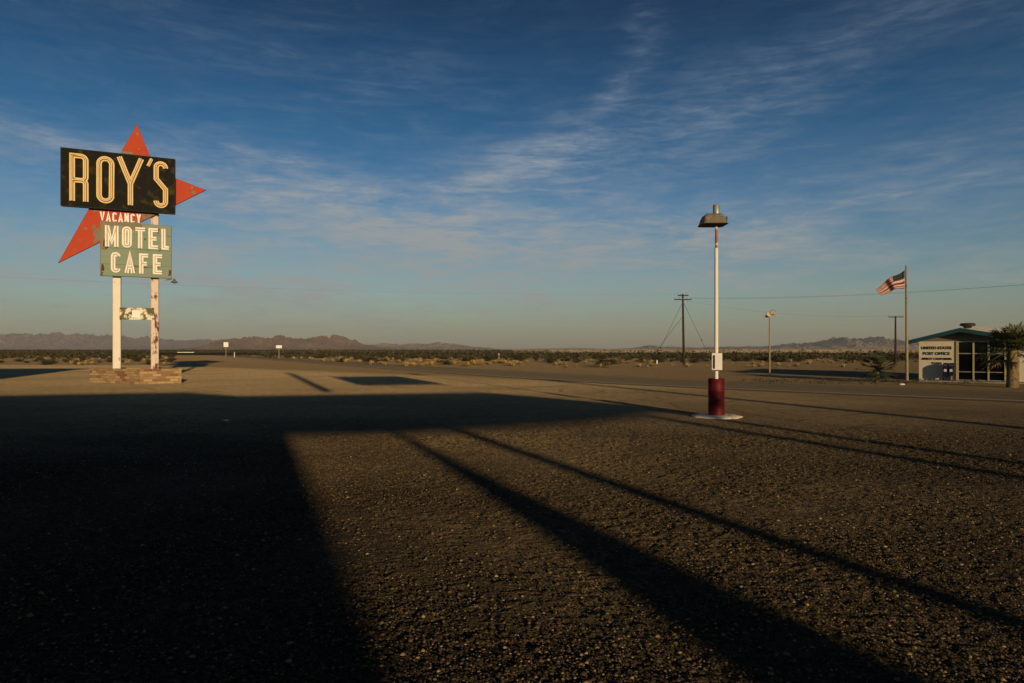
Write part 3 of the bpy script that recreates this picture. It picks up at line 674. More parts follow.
guy(Vector((21.8, 87, hp1-.9)), Vector((17.0, 83, 0)), ''); guy(Vector((21.8, 87, hp1-2.8)), Vector((16.8, 86, 0)), ''); guy(Vector((21.9, 87, hp1-1.2)), Vector((25.8, 90, 1.5)), '')

# ------------------------------------------------------------------ flagpole and flag
fpb = Vector((25.1, 43.4, 0)); fo = empty('flagpole', fpb, 0, 'weathered tan flagpole beside the small post office', 'flagpole')
hf = CH-(267.5-HZ)*43.4/F
mb = MB(); mb.tube([(0, 0, -.05), (-.05, 0, hf)], [.09, .06], 12); mb.build('pole', M['tan_pole'], fo)
mb = MB(); mb.lathe([(.001, 0), (.06, .02), (.07, .07), (.03, .13), (.001, .14)], 10, (-.05, 0, hf)); mb.build('finial', M['galv'], fo)
flag = MB(); NU, NV = 40, 52
def fpt(u, v):
    top = Vector((904.6, 270.0)).lerp(Vector((875.5, 289.3)), u); top.y += 2.2*math.sin(u*math.pi)*-0.6+.9*math.sin(u*9)
    bot = Vector((904.6, 287.6)).lerp(Vector((880.5, 297.2)), u); bot.y += -1.8*math.sin(u*math.pi*.9)+.8*math.sin(u*10+1)
    p = top.lerp(bot, v); return at(p.x, p.y, 43.4-.12+.22*math.sin(u*9.5+v*1.5)*(.25+u)+.1*math.sin(u*21+v*3)*u)
vs = [fpt(i/NU, j/NV) for j in range(NV+1) for i in range(NU+1)]
for j in range(NV):
    for i in range(NU):
        v_ = (j+.5)/NV; wv = v_+.085*math.sin(2*math.pi*v_-.4)+.033
        canton = i < NU*.42 and wv < 7/13
        flag.mi = 2 if canton else (0 if int(min(.999, max(0, wv))*13) % 2 == 0 else 1)
        if canton and (i % 3 == 1) and (j % 6 == 1): flag.mi = 1
        k = j*(NU+1)+i; flag.add([vs[k], vs[k+1], vs[k+NU+2], vs[k+NU+1]], [(0, 1, 2, 3)], True)
fgo = flag.build('flag', [M['flagred'], M['flagwhite'], M['flagblue']], None, origin=fpt(0, 0)); tag(fgo, 'United States flag streaming left from the top of the flagpole', 'flag')

# ------------------------------------------------------------------ post office
E = Vector((.75, -.66, 0)).normalized(); IN = Vector((.66, .75, 0)).normalized(); A0 = Vector((26.8, 44.0, 0))
po = empty('post_office', A0, math.atan2(E.y, E.x), 'small post office with cream stucco, teal fascia and dark glass front beside the flagpole', 'post office')
# local frame of the empty: x along the front, y into the building (E x IN)
def q3(t, i, z): return Vector((t, i, z))
def box_(mb, t0, t1_, i0, i1, z0, z1): mb.box(((t0+t1_)/2, (i0+i1)/2, (z0+z1)/2), (t1_-t0, i1-i0, z1-z0))
TW, TWN = 1.58, 4.23      # left wall ends, windows end
def roofz(t): return 3.32-.265*(1.85-t) if t < 1.85 else 3.32-.20*(t-1.85)
mb = MB(); box_(mb, -.51, TW, 0, .2, 0, 2.52); tag(mb.build('wall', M['pobeige'], po), 'cream front wall carrying the lettering')
mb = MB(); box_(mb, TWN+.5, 7.6, 0, .2, 0, 2.5); mb.build('wall', M['pobeige'], po)
mb = MB(); box_(mb, -.51, -.31, .2, 9, 0, 2.5); box_(mb, 7.4, 7.6, .2, 9, 0, 2.35); box_(mb, -.51, 7.6, 9, 9.2, 0, 2.35); box_(mb, .2, 7.4, .2, 9, -.02, .04); mb.build('wall', M['pobeige'], po)
mb = MB(); mb.prism([(-.51, 2.525), (TWN+.5, 2.525), (TWN+.5, roofz(TWN+.5)-.06), (1.85, 3.22), (-.51, roofz(-.51)-.08)], lambda p, t: Vector((p[0], -.01 if t == 0 else .19, p[1]))); mb.build('gable', M['pogable'], po)
mb = MB(); mb.prism([(TWN+.5, 2.5), (7.6, 2.5), (7.6, 2.52), (TWN+.5, roofz(TWN+.5)-.06)], lambda p, t: Vector((p[0], 0 if t == 0 else .2, max(p[1], 2.5) if p[0] < 7 else roofz(7.6)+.02))) if False else None
# roof, rising slightly to the back
def rz_(t, i): return roofz(t)+.038*max(0, i)*(1 if t > 1.2 else .3)
mb = MB(); tr_ = [-1.02, 1.85, 7.9]; vs = []
for i in (-.75, 9.5):
    for t in tr_: vs += [(t, i, rz_(t, i)), (t, i, rz_(t, i)-.09)]
mb.add(vs, [(0, 2, 8, 6), (2, 4, 10, 8), (1, 7, 9, 3), (3, 9, 11, 5), (0, 6, 7, 1), (4, 5, 11, 10), (6, 8, 9, 7), (8, 10, 11, 9), (0, 1, 3, 2), (2, 3, 5, 4)])
roof = mb.build('roof', M['roofwhite'], po)
mb = MB()
for ta, tb in ((-1.02, 1.85), (1.85, 7.9)):
    vs = [(ta, i, rz_(ta, -.75)+dz) for i in (-.80, -.753) for dz in (-.24, .02)]+[(tb, i, rz_(tb, -.75)+dz) for i in (-.80, -.753) for dz in (-.24, .02)]
    mb.add(vs, [(0, 1, 3, 2), (4, 6, 7, 5), (0, 4, 5, 1), (2, 3, 7, 6), (0, 2, 6, 4), (1, 5, 7, 3)])
mb.build('fascia', M['teal'], roof)
# rooftop dish
mb = MB(); mb.lathe([(.001, .16), (.15, .20), (.35, .19), (.42, .13), (.44, .05), (.38, .02), (.25, .0), (.2, -.12)], 18, (2.1, .3, 3.46)); mb.build('roof_ventilator', M['darkmetal'], roof)
# glass front: mullions, rails, panes, dark room behind
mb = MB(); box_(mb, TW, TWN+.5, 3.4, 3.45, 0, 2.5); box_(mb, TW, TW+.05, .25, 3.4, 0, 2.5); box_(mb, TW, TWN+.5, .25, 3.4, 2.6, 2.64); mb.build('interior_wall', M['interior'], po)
edges = [TW+.02, 2.45, 3.22, 4.06]
for k, t in enumerate(edges[0:1]+edges[1:]):
    mb = MB(); wd = .13 if k == 0 else .08; box_(mb, t-wd/2, t+wd/2, -.06, .1, 0, 2.52); mb.build('mullion', M['mullion'], po)
mb = MB(); box_(mb, 4.66, 4.76, -.03, .15, 0, 2.5); mb.build('mullion', M['mullion'], po)
allw = edges+[4.71]
for k in range(4):
    a, b_ = allw[k]+.045, allw[k+1]-.045
    mb = MB(); box_(mb, a, b_, -.0, .06, .05, .12); w_ = mb.build('window_frame', M['galv'], po)
    for z0_, z1_ in ((1.72, 1.78), (.58, .63), (2.46, 2.515)): mb = MB(); box_(mb, a, b_, .0, .06, z0_, z1_); mb.build('rail', M['galv'], w_)
    mb = MB(); box_(mb, a, b_, .028, .036, .12, 2.56); mb.build('pane', M['glass'], w_)
mb = MB(); box_(mb, 2.15, 2.5, .05, .055, .95, 1.35); mb.build('poster', M['paper'], po)
mb = MB(); box_(mb, -.2, 8, -1.6, -.01, -.02, .07); mb.build('concrete_step', M['concrete'], po)
def text(body, width, height, loc, name, mat, parent, ext=.012):
    cu = bpy.data.curves.new(name, 'FONT'); cu.body = body; cu.size = 1; cu.extrude = ext; cu.offset = .025; cu.align_x = 'CENTER'
    ob = bpy.data.objects.new(name+'_tmp', cu); COL.objects.link(ob); bpy.context.view_layer.update()
    me = bpy.data.meshes.new_from_object(ob.evaluated_get(bpy.context.evaluated_depsgraph_get())); bpy.data.objects.remove(ob)
    co = np.empty(len(me.vertices)*3, np.float32); me.vertices.foreach_get('co', co); co = co.reshape(-1, 3)
    w = np.ptp(co[:, 0]); h = np.ptp(co[:, 1]); cx = (co[:, 0].max()+co[:, 0].min())/2; y0 = co[:, 1].min()
    out = np.stack([(co[:, 0]-cx)*width/w+loc[0], -(co[:, 2])+loc[1], (co[:, 1]-y0)*height/h+loc[2]], 1)
    me.vertices.foreach_set('co', out.astype(np.float32).ravel()); me.update(); me.materials.clear(); me.materials.append(mat)
    o = bpy.data.objects.new(name, me); COL.objects.link(o); o.parent = parent; return o
text('UNITED STATES', 1.66, .19, (.47, -.014, 2.01), 'lettering', M['letterdark'], po)
text('POST OFFICE', 1.48, .19, (.47, -.014, 1.65), 'lettering', M['letterdark'], po)
text('AMBOY CALIFORNIA', 1.68, .15, (.48, -.014, 1.33), 'lettering', M['letterdark'], po)
text('92304', .56, .13, (.48, -.014, 1.06), 'lettering', M['letterdark'], po)
# collection boxes in front of the wall
def mailbox(t, w, label):
    b0 = A0+E*t-IN*.36+Vector((0, 0, .07)); o = empty('mail_collection_box', b0, math.atan2(E.y, E.x), label, 'mailbox', 'mailboxes before the post office')
    mb = MB(); n_ = 10; prof_ = [(-.27, .28), (-.27, .85)]+[(-.27*math.cos(R(a_)), .85+.24*math.sin(R(a_))) for a_ in range(18, 180, 18)]+[(.27, .85), (.27, .28)]
    mb.prism(prof_, lambda p, t: Vector((-w/2 if t == 0 else w/2, p[0], p[1]))); mb.build('box_body', M['mailbox'], o)
    for sx_ in (-w/2+.05, w/2-.05):
        for sy_ in (-.21, .21): mb = MB(); mb.box((sx_, sy_, .14), (.05, .05, .30)); mb.build('leg', M['mailbox'], o)
    mb = MB(); mb.box((0, -.276, .62), (w*.55, .008, .16)); mb.build('label_plate', M['mlabel'], o)
    mb = MB(); mb.box((0, -.27, .95), (w*.7, .05, .03)); mb.build('pull_handle', M['galv'], o)
mailbox(1.05, .26, 'dark blue mail collection box standing nearer the lettered wall edge, left one of the pair')
mailbox(1.36, .26, 'dark blue mail collection box standing nearer the glass front, right one of the pair')

# ------------------------------------------------------------------ palms
def palm(base, th, tr0, tr1, crown, nf, label, seed):
    rnd = random.Random(seed); o = empty('fan_palm', base, 0, label, 'palm tree')
    mb = MB(); prof = []; k = 16
    for i in range(k+1):
        t = i/k; r_ = tr0+(tr1-tr0)*min(1, t*1.3)+(.10*tr0*math.sin(t*3.1)); r_ *= 1+(.05 if i % 2 else -.04); prof.append((r_, t*th))
    prof = [(prof[0][0]*1.08, -.05)]+prof+[(.001, th+.1)]
    mb.lathe(prof, 16, jit=.05)
    mb.build('trunk', M['palmtrunk'], o)
    lf = MB(); dr = MB()
    for i in range(nf):
        az = rnd.uniform(0, 2*math.pi); u = i/nf; el = R(80)-R(108)*u+rnd.uniform(-.12, .12); L = crown*rnd.uniform(.34, .52)
        mbx = dr if el < R(-24) else lf
        d0 = Vector((math.cos(az)*math.cos(el), math.sin(az)*math.cos(el), math.sin(el)))
        p0 = Vector((0, 0, th-.05)); p1_ = p0+d0*L*.6+Vector((0, 0, .02)); p2_ = p0+d0*L-Vector((0, 0, .10*L))
        mbx.tube([p0, p1_, p2_], [.028, .018, .012], 4, False)
        side = d0.cross(Vector((0, 0, 1))); side = side.normalized() if side.length > .1 else Vector((1, 0, 0)); nrm = side.cross(d0).normalized()
        nb = 11; fr_ = crown*rnd.uniform(.30, .42)
        for j in range(nb):
            a_ = R(-72+144*j/(nb-1)); dd = (d0*math.cos(a_)+side*math.sin(a_)).normalized(); bl = fr_*(1-.25*abs(a_)/1.8)*rnd.uniform(.85, 1.1)
            w_ = bl*.055; sd = dd.cross(nrm).normalized()*w_; m_ = p2_+dd*bl*.6+nrm*.03*bl-Vector((0, 0, .05*bl)); e_ = p2_+dd*bl-Vector((0, 0, rnd.uniform(.12, .34)*bl))
            mbx.add([p2_-sd*.4, p2_+sd*.4, m_+sd, m_-sd, e_], [(0, 1, 2, 3), (3, 2, 4)])
    lf.build('crown', M['palmleaf'], o)
    if dr.f: dr.build('dead_fronds', M['palmdry'], o)
pb = ground(1012.5, 387.5)
palm(pb, 1.95, .29, .20, 2.2, 60, 'thick-trunked fan palm in front of the post office windows', 3)
pb2 = ground(877.5, 382); palm(pb2, .72, .15, .11, 1.75, 32, 'small fan palm by the road left of the flagpole', 8)

# ------------------------------------------------------------------ road signs, barrier, posts
def rsign(px, d, pyt, pyb, wpx, pyg, label):
    b0 = Vector(((px-512)/F*d, d, 0)); zt_ = CH-(pyt-HZ)*d/F; zb_ = CH-(pyb-HZ)*d/F; w = wpx*d/F
    o = empty('road_sign', b0, R(12), label, 'road sign')
    mb = MB(); mb.box((0, 0, zt_/2-.05), (.14, .10, zt_-.02)); mb.build('post', M['tan_pole'], o)
    mb = MB(); mb.bbox((0, -.085, (zt_+zb_)/2), (w, .05, zt_-zb_), .012); mb.build('sign_plate', M['signwhite'], o)
rsign(226, 170, 342.2, 347, 4.4, 357, 'tall square white sign on a post beside the road, seen right of the motel sign')
rsign(279, 150, 345.3, 348.2, 5.6, 358, 'low wide white sign on a post beyond the road, right of the square one')
def mpost(px, py, h, label):
    b0 = ground(px, py); mb = MB(); mb.bbox((0, 0, h/2), (.15, .13, h), .02); mb.lathe([(.05, h), (.05, h+.04), (.001, h+.06)], 8)
    o = mb.build('marker_post', M['signwhite']); o.location = b0; tag(o, label, 'marker post', 'white marker posts along the far scrub')
mpost(234.5, 357.5, 1.3, 'stubby white marker post just right of the square road sign')
mpost(499, 358.5, 1.1, 'white marker post standing in the scrub, middle of the photo')
mpost(657, 364.0, .5, 'short white marker post in the scrub left of the tall utility pole')
mpost(93, 354.8, 1.0, 'white marker post in the plain left of the motel sign posts')
bb = ground(185.7, 354.6); br_ = empty('bridge_railing', bb, R(25), 'long low white bridge railing beside the road, right of the motel sign', 'railing')
for k in range(5): mb = MB(); mb.box((-2.8+k*1.4, 0, .45), (.25, .25, 1.1)); mb.build('rail_post', M['signwhite'], br_)
mb = MB(); mb.box((0, -.13, .82), (5.9, .08, .30)); mb.box((0, -.13, .38), (5.9, .08, .2)); mb.build('rail', M['signwhite'], br_)

# ------------------------------------------------------------------ scrub
def bush_mesh(name, seed, gold=False):
    rnd = random.Random(seed); mb = MB(); ns = 34 if not gold else 90
    for i in range(ns):
        az = rnd.uniform(0, 2*math.pi); el = rnd.uniform(R(15), R(85)); L = rnd.uniform(.6, 1.0)
        d0 = Vector((math.cos(az)*math.cos(el), math.sin(az)*math.cos(el), math.sin(el)*.95))
        if gold:
            w = Vector((-math.sin(az), math.cos(az), 0))*.02; p = Vector((rnd.uniform(-.15, .15), rnd.uniform(-.15, .15), 0)); e = p+d0*L*.9; m_ = p+d0*L*.5
            mb.add([p-w, p+w, m_+w*1.4, m_-w*1.4, e], [(0, 1, 2, 3), (3, 2, 4)])
        else:
            mb.tube([(0, 0, 0), d0*L*.5, d0*L*.85], [.02, .014, .006], 3, False, False)
            for k in range(15):
                t = rnd.uniform(.35, 1.0); c = d0*L*t+Vector([rnd.gauss(0, .085) for _ in range(3)]); s = rnd.uniform(.03, .065)
                a = Vector([rnd.gauss(0, 1) for _ in range(3)]).normalized()*s; b2 = Vector([rnd.gauss(0, 1) for _ in range(3)]).normalized()*s
                if c.z < .02: c.z = .05
                mb.add([c-a, c+b2, c+a, c-b2], [(0, 1, 2, 3)])
    return mb
protos = []
for k in range(6):
    o = bush_mesh('creosote_bush', 100+k).build('creosote_bush', M['creosote']); protos.append(o)
gprotos = []
for k in range(4):
    o = bush_mesh('dry_grass_tuft', 200+k, True).build('dry_grass_tuft', M['goldgrass']); gprotos.append(o)
pathfar = offset(near, 7.6)
def beyond_road(x, y, m=2.5):
    best = min(pathfar, key=lambda p: (p.x-x)**2+(p.y-y)**2); i = pathfar.index(best)
    nb_ = near[min(range(len(near)), key=lambda k: (near[k].x-x)**2+(near[k].y-y)**2)]
    # on far side: closer to far edge than to near edge and some margin
    return (best-Vector((x, y))).length > m and (best-Vector((x, y))).length < (nb_-Vector((x, y))).length
rs = random.Random(12); used = {}
def put(protolist, x, y, s, sz_, name, label, cat, group):
    i = rs.randrange(len(protolist)); src = protolist[i]
    if id(src) not in used: used[id(src)] = 1; o = src
    else: o = src.copy(); COL.objects.link(o)
    o.location = (x, y, -.02); o.rotation_euler = (0, 0, rs.uniform(0, 6.28)); o.scale = (s, s, sz_)
    tag(o, label, cat, group)
cnt = 0
while cnt < 215:
    d = rs.uniform(84, 175); x = rs.uniform(-.45, .80)*d
    if not beyond_road(x, d, 3): continue
    if d < 108 and rs.random() < .80: continue
    if x > 20 and d < 95: continue
    s = rs.choice((rs.uniform(.35, .7), rs.uniform(.7, 1.2), rs.uniform(1.0, 1.6)))
    put(protos, x, d, s*1.6, s*.9, 'creosote_bush', 'dark olive creosote bush in the scrub belt between the lot and the plain', 'bush', 'creosote bushes in the scrub belt between the lot and the plain'); cnt += 1
def left_scrub(x, y): return y > 86 and (x+.443*y+6) < 0
while cnt < 299:
    d = rs.uniform(88, 230); x = rs.uniform(-.79, -.44)*d
    if not left_scrub(x, d) : continue
    s = rs.uniform(.6, 1.1); put(protos, x, d, s*1.3, s*.85, 'creosote_bush', 'dark olive creosote bush in the scrub belt between the lot and the plain', 'bush', 'creosote bushes in the scrub belt between the lot and the plain'); cnt += 1
cnt = 0
while cnt < 230:
    r_ = rs.random()
    if r_ < .5: px = rs.uniform(280, 520); py = rs.uniform(358.5, 366.5)
    elif r_ < .75: px = rs.uniform(0, 180); py = rs.uniform(357, 366)
    else: px = rs.uniform(500, 860); py = rs.uniform(360.5, 367.5)
    p = ground(px, py)
    if not (beyond_road(p.x, p.y, 1.5) or left_scrub(p.x, p.y)): continue
    s = rs.uniform(.45, 1.15)*(1 if r_ < .75 else .75)
    put(gprotos, p.x, p.y, s*1.3, s*.8, 'dry_grass_tuft', 'golden dry grass tuft on the sand by the scrub belt', 'grass tuft', 'golden dry grass tufts by the scrub belt'); cnt += 1
# low weeds along the road shoulder by the post office
mb = MB()
def clump(mb, x, y, s, rnd, n):
    for _ in range(n):
        c = Vector((x+rnd.gauss(0, s*.45), y+rnd.gauss(0, s*.45), abs(rnd.gauss(s*.38, s*.28)))); q = s*rnd.uniform(.12, .26)
        a = Vector([rnd.gauss(0, 1) for _ in range(3)]).normalized()*q; b2 = Vector([rnd.gauss(0, 1) for _ in range(3)]).normalized()*q
        mb.add([c-a, c+b2, c+a, c-b2], [(0, 1, 2, 3)])
rnd = random.Random(5)
for _ in range(160):
    px = rnd.uniform(740, 1010); p = ground(px, rnd.uniform(380.2, 384.5)); 
    if beyond_road(p.x, p.y, .5): clump(mb, p.x, p.y, rnd.uniform(.08, .25), rnd, 12)
o = mb.build('ground_cover', M['creosote']); tag(o, 'low dark weeds along the far road shoulder by the post office', 'weeds', kind='stuff')
# the scrub that reads as one mass
mb = MB(); rnd = random.Random(6)
for _ in range(8500):
    d = 150+rnd.random()**1.5*900; x = rnd.uniform(-.85, .85)*d
    if x > 0 and d > 226 and rnd.random() < .9: continue
    if 224 < d < 238: continue
    if not (beyond_road(x, d, 4) or left_scrub(x+8, d)): continue
    clump(mb, x, d, rnd.uniform(.8, 1.4)*(1+d/1100), rnd, 13)
o = mb.build('distant_scrub', M['creosote']); tag(o, 'dark scrub covering the far plain beyond the bushes', 'scrub', kind='stuff')

# ------------------------------------------------------------------ filling-station canopy, office and buildings outside the frame
HC = 5.2
can = empty('station_canopy', (2, -8, 0), 0, 'large flat filling-station canopy overhead, its shadow lying across the forecourt', 'canopy')
def shadow_poly(pts): return [back(ground(*p), HC) for p in pts]
cp = shadow_poly([(287, 431.5), (400, 430), (480, 425), (545, 421.5), (605, 417), (645, 410.5), (676, 411.5)]) + shadow_poly([(655, 407.5), (585, 401), (535, 396.5), (480, 392.3), (400, 393.6), (240, 396), (215, 394), (190, 392.4), (120, 393.4), (0, 395.6)])
cp += [Vector((-26, -4, HC)), Vector((-26, -13.5, HC))]
mb = MB(); mb.prism([(p.x, p.y) for p in cp], lambda p, t: Vector((p[0], p[1], HC-.16 if t == 0 else HC+.0))); mb.build('canopy_roof', M['soffit'], can, inv=True)
def column(c, r0_, r1_, top=HC, base=None, name='column', parent=can):
    mb = MB(); b0 = base if base is not None else Vector((c.x, c.y, 0)); mb.tube([b0, b0.lerp(c, .5), c-Vector((0, 0, .1))], [r0_, (r0_+r1_)/2 if isinstance(r0_, float) else r0_, r1_], 14); return mb.build(name, M['soffit'], parent, inv=True)
def away(p, t): return Vector((p[0]-SX*t, p[1]-SY*t, 0))
tA = back(away(ground(700, 515), 10.2), HC); TA = ground(444, 425); uA = (ground(946, 597)-TA).normalized(); tA = back(TA, HC); column(tA, .17, .17, base=TA+uA*(HC*K))
tB = back(ground(392, 430), HC); mb = MB(); bB = Vector((8.85, -13.6, 0))
mb.tube([bB, bB.lerp(tB, .5), bB.lerp(tB, .66), bB.lerp(tB, .82), tB-Vector((0, 0, .1))], [.82, .68, .40, .20, .09], 14); tag(mb.build('column', M['soffit'], can, inv=True), 'thick tapering column')
for gp_, t_ in ((ground(872, 452.5), 8.0), (ground(872, 441.5), 8.5)):
    c = back(away(gp_, t_), HC); column(c, .19, .17)
# rooftop sign frame and vent pipe standing on the canopy roof
rsn = empty('rooftop_sign', (6.4, 3.0, HC), 0, 'blank white signboard on short posts standing on the canopy roof', 'signboard')
HB = 5.75; c1 = back(ground(360, 385.5), HB); c2 = back(ground(446, 384.3), HB); hh = 12.9/K
mb = MB(); dv = (c2-c1).normalized(); nv_ = Vector((-dv.y, dv.x, 0))
mb.add([c1+nv_*o_+Vector((0, 0, z_)) for o_ in (-.05, .05) for z_ in (0, hh)]+[c2+nv_*o_+Vector((0, 0, z_)) for o_ in (-.05, .05) for z_ in (0, hh)], [(0, 1, 3, 2), (4, 6, 7, 5), (0, 4, 5, 1), (2, 3, 7, 6), (0, 2, 6, 4), (1, 5, 7, 3)])
mb.build('board', M['signwhite'], rsn, inv=True)
for t in (.32, .9):
    p = c1.lerp(c2, t); mb = MB(); mb.box((p.x, p.y, HC+(HB-HC)/2+.1), (.07, .07, HB-HC+.25)); mb.build('support', M['galv'], rsn, inv=True)
tp = back(ground(290, 373.5), HC+4.2); 
mb = MB(); mb.tube([(0, 0, -.02), (0, 0, 4.2)], .27, 12); mb.lathe([(.34, 4.2), (.34, 4.3), (.001, 4.45)], 12); o = mb.build('vent_pipe', M['galv']); o.location = (tp.x, tp.y, HC); tag(o, 'tall galvanised vent pipe standing on the canopy roof', 'vent pipe')
# office: flat roof joins the canopy behind the photographer
off = empty('station_office', (-10, -22, 0), 0, 'flat-roofed filling-station office behind the photographer', 'office')
HR = 5.2
rp = [back(ground(287, 432.5), HR), back(ground(400, 684), HR), back(Vector((0.4, -1.0, 0)), HR), Vector((-30, -31.5, HR)), Vector((-30, -13.7, HR))]
mb = MB(); mb.prism([(p.x, p.y) for p in rp], lambda p, t: Vector((p[0], p[1], HR-.35 if t == 0 else HR+.004))); mb.build('roof', M['soffit'], off, inv=True)
wx = min(rp[0].x, rp[1].x)-1.5
mb = MB(); cxm = (-29+wx)/2; L_ = wx+29
mb.box((cxm, -29, HR/2-.2), (L_, .25, HR-.3)); mb.box((wx-.12, -22, HR/2-.2), (.25, 13.7, HR-.3)); mb.box((-28.9, -22, HR/2-.2), (.25, 13.7, HR-.3))
mb.box((cxm, -15.1, .45), (L_, .2, .9)); mb.box((cxm, -15.1, HR-.9), (L_, .2, 1.1))
mb.build('wall', M['walltan'], off, inv=True)
n_ = 8
for k in range(n_):
    x0_ = -29+.3+k*(L_-.6)/n_; mb = MB(); w_ = (L_-.6)/n_
    mb.box((x0_, -15.1, 2.4), (.1, .12, 3.0)); mb.box((x0_+w_/2, -15.1, .95), (w_-.1, .1, .1)); fr = mb.build('window_frame', M['galv'], off, inv=True)
    mb = MB(); mb.box((x0_+w_/2, -15.1, 2.45), (w_-.12, .02, 2.9)); mb.build('pane', M['glass'], fr, origin=off.location)
# motel cottage off to the left, whose shadow points in from the left edge
cx0 = back(ground(90, 368.6), 6.0)
cot = empty('motel_cottage', (cx0.x-6, cx0.y-4, 0), 0, 'white flat-roofed motel building off to the left', 'building')
mb = MB(); X1, Y1 = cx0.x, cx0.y; mb.box((X1-7.3, Y1-4.3, 2.85), (14, 8, 5.7)); mb.build('wall', M['walltan'], cot, inv=True)
mb = MB(); mb.box((X1-7.3, Y1-4.3, 5.85), (14.6, 8.6, .3)); mb.build('roof', M['soffit'], cot, inv=True)
for k in range(4):
    mb = MB(); xx = X1-12.5+k*3.4
    mb.box((xx, Y1-8.34, 1.6), (1.3, .08, 1.3)); fr = mb.build('window_frame', M['galv'], cot, inv=True)
    mb = MB(); mb.box((xx, Y1-8.385, 1.6), (1.1, .01, 1.1)); mb.build('pane', M['glass'], fr, origin=cot.location)
mb = MB(); mb.box((X1-1.4, Y1-8.34, 1.05), (1.0, .08, 2.1)); mb.build('door', M['teal'], cot, inv=True)

# a pale stone lying in the shade, and one by the road
for (px, py, s, lab) in ((226, 421, .07, 'pale stone lying alone in the big shadow'), (902, 385, .14, 'pale rock on the road shoulder below the flagpole')):
    mb = MB(); rnd = random.Random(px); mb.lathe([(.001, -.1), (.8, 0), (1, .35), (.7, .8), (.001, 1)], 9, jit=.2)
    o = mb.build('stone', M['concrete_white']); o.location = ground(px, py); o.scale = (s*1.3, s, s*.7); tag(o, lab, 'stone')

# ------------------------------------------------------------------ haze
HAZE = True
if HAZE:
    mb = MB(); mb.box((0, 9000, 420), (54000, 36000, 842.6)); o = mb.build('haze', [])
    o.data.materials.clear(); m = bpy.data.materials.new('haze_air'); m.use_nodes = True; nt = m.node_tree; nt.nodes.clear()
    out = nt.nodes.new('ShaderNodeOutputMaterial'); v = nt.nodes.new('ShaderNodeVolumePrincipled'); v.inputs['Color'].default_value = (.80, .84, .95, 1)
    v.inputs['Density'].default_value = 2.9e-5; v.inputs['Anisotropy'].default_value = 0.0
    nt.links.new(v.outputs[0], out.inputs['Volume']); o.data.materials.append(m); tag(o, 'thin evening air over the desert plain', 'haze', kind='stuff')
    o.display_type = 'WIRE'

# ------------------------------------------------------------------ camera, sun, sky
cam = bpy.data.cameras.new('camera'); co_ = bpy.data.objects.new('camera', cam); COL.objects.link(co_); scene.camera = co_
cam.sensor_width = 36; cam.lens = 36*F/1024; cam.clip_start = .1; cam.clip_end = 80000
co_.location = (0, 0, CH); co_.rotation_euler = (R(90), 0, 0); cam.shift_y = (HZ-341.5)/1024
sun = bpy.data.lights.new('sun', 'SUN'); so = bpy.data.objects.new('sun', sun); COL.objects.link(so)
sv = Vector((SX*math.cos(SUN_EL), SY*math.cos(SUN_EL), math.sin(SUN_EL)))
so.rotation_euler = (-sv).to_track_quat('-Z', 'Y').to_euler(); so.location = (20, -40, 30)
sun.energy = 3.9; sun.angle = R(.75); sun.color = (1.0, .74, .41)
w = bpy.data.worlds.new('World'); scene.world = w; w.use_nodes = True; nt = w.node_tree; nt.nodes.clear()
out = nt.nodes.new('ShaderNodeOutputWorld'); bg = nt.nodes.new('ShaderNodeBackground'); nt.links.new(bg.outputs[0], out.inputs[0])
sky = nt.nodes.new('ShaderNodeTexSky'); sky.sky_type = 'NISHITA'; sky.sun_disc = False; sky.sun_elevation = SUN_EL; sky.sun_rotation = math.atan2(SX, SY)
sky.altitude = 200; sky.air_density = 1.0; sky.dust_density = 1.0; sky.ozone_density = 1.5
gen = nt.nodes.new('ShaderNodeTexCoord').outputs['Generated']
sp = nt.nodes.new('ShaderNodeSeparateXYZ'); nt.links.new(gen, sp.inputs[0]); zc = math_(nt, 'MAXIMUM', sp.outputs[2], 0.0)
tint = ramp(nt, [(0, (.66, .72, .78)), (.08, (.56, .74, .86)), (.20, (.27, .56, .82)), (.30, (.055, .37, .62)), (.44, (.004, .18, .34)), (.7, (.01, .09, .20)), (1, (.01, .05, .12))]); nt.links.new(zc, tint.inputs[0])
mul = nt.nodes.new('ShaderNodeMix'); mul.data_type = 'RGBA'; mul.blend_type = 'MULTIPLY'; mul.inputs[0].default_value = 1
nt.links.new(sky.outputs[0], mul.inputs[6]); nt.links.new(tint.outputs[0], mul.inputs[7])
# cirrus: fibrous noise inside soft drifts placed by compass direction and height
hz_ = math_(nt, 'SQRT', math_(nt, 'ADD', math_(nt, 'MULTIPLY', sp.outputs[0], sp.outputs[0]), math_(nt, 'MULTIPLY', sp.outputs[1], sp.outputs[1])))
ca = math_(nt, 'ARCTAN2', sp.outputs[0], sp.outputs[1]); ce = math_(nt, 'ARCTAN2', sp.outputs[2], hz_)
def drift(px, py, rx, ry, tilt, amp):
    a0 = math.atan((px-512)/F); e0 = math.atan((HZ-py)/math.hypot(F, px-512)); k = math.cos(a0)**2/F; t = R(tilt)
    da = math_(nt, 'SUBTRACT', ca, a0); de = math_(nt, 'SUBTRACT', ce, e0)
    p = math_(nt, 'MULTIPLY_ADD', da, math.cos(t)/(rx*k), math_(nt, 'MULTIPLY', de, math.sin(t)/(rx*k)))
    q = math_(nt, 'MULTIPLY_ADD', da, -math.sin(t)/(ry*k), math_(nt, 'MULTIPLY', de, math.cos(t)/(ry*k)))
    r2 = math_(nt, 'MULTIPLY_ADD', p, p, math_(nt, 'MULTIPLY', q, q))
    return math_(nt, 'MULTIPLY', math_(nt, 'EXPONENT', math_(nt, 'MULTIPLY', r2, -1.0)), amp)
env = None
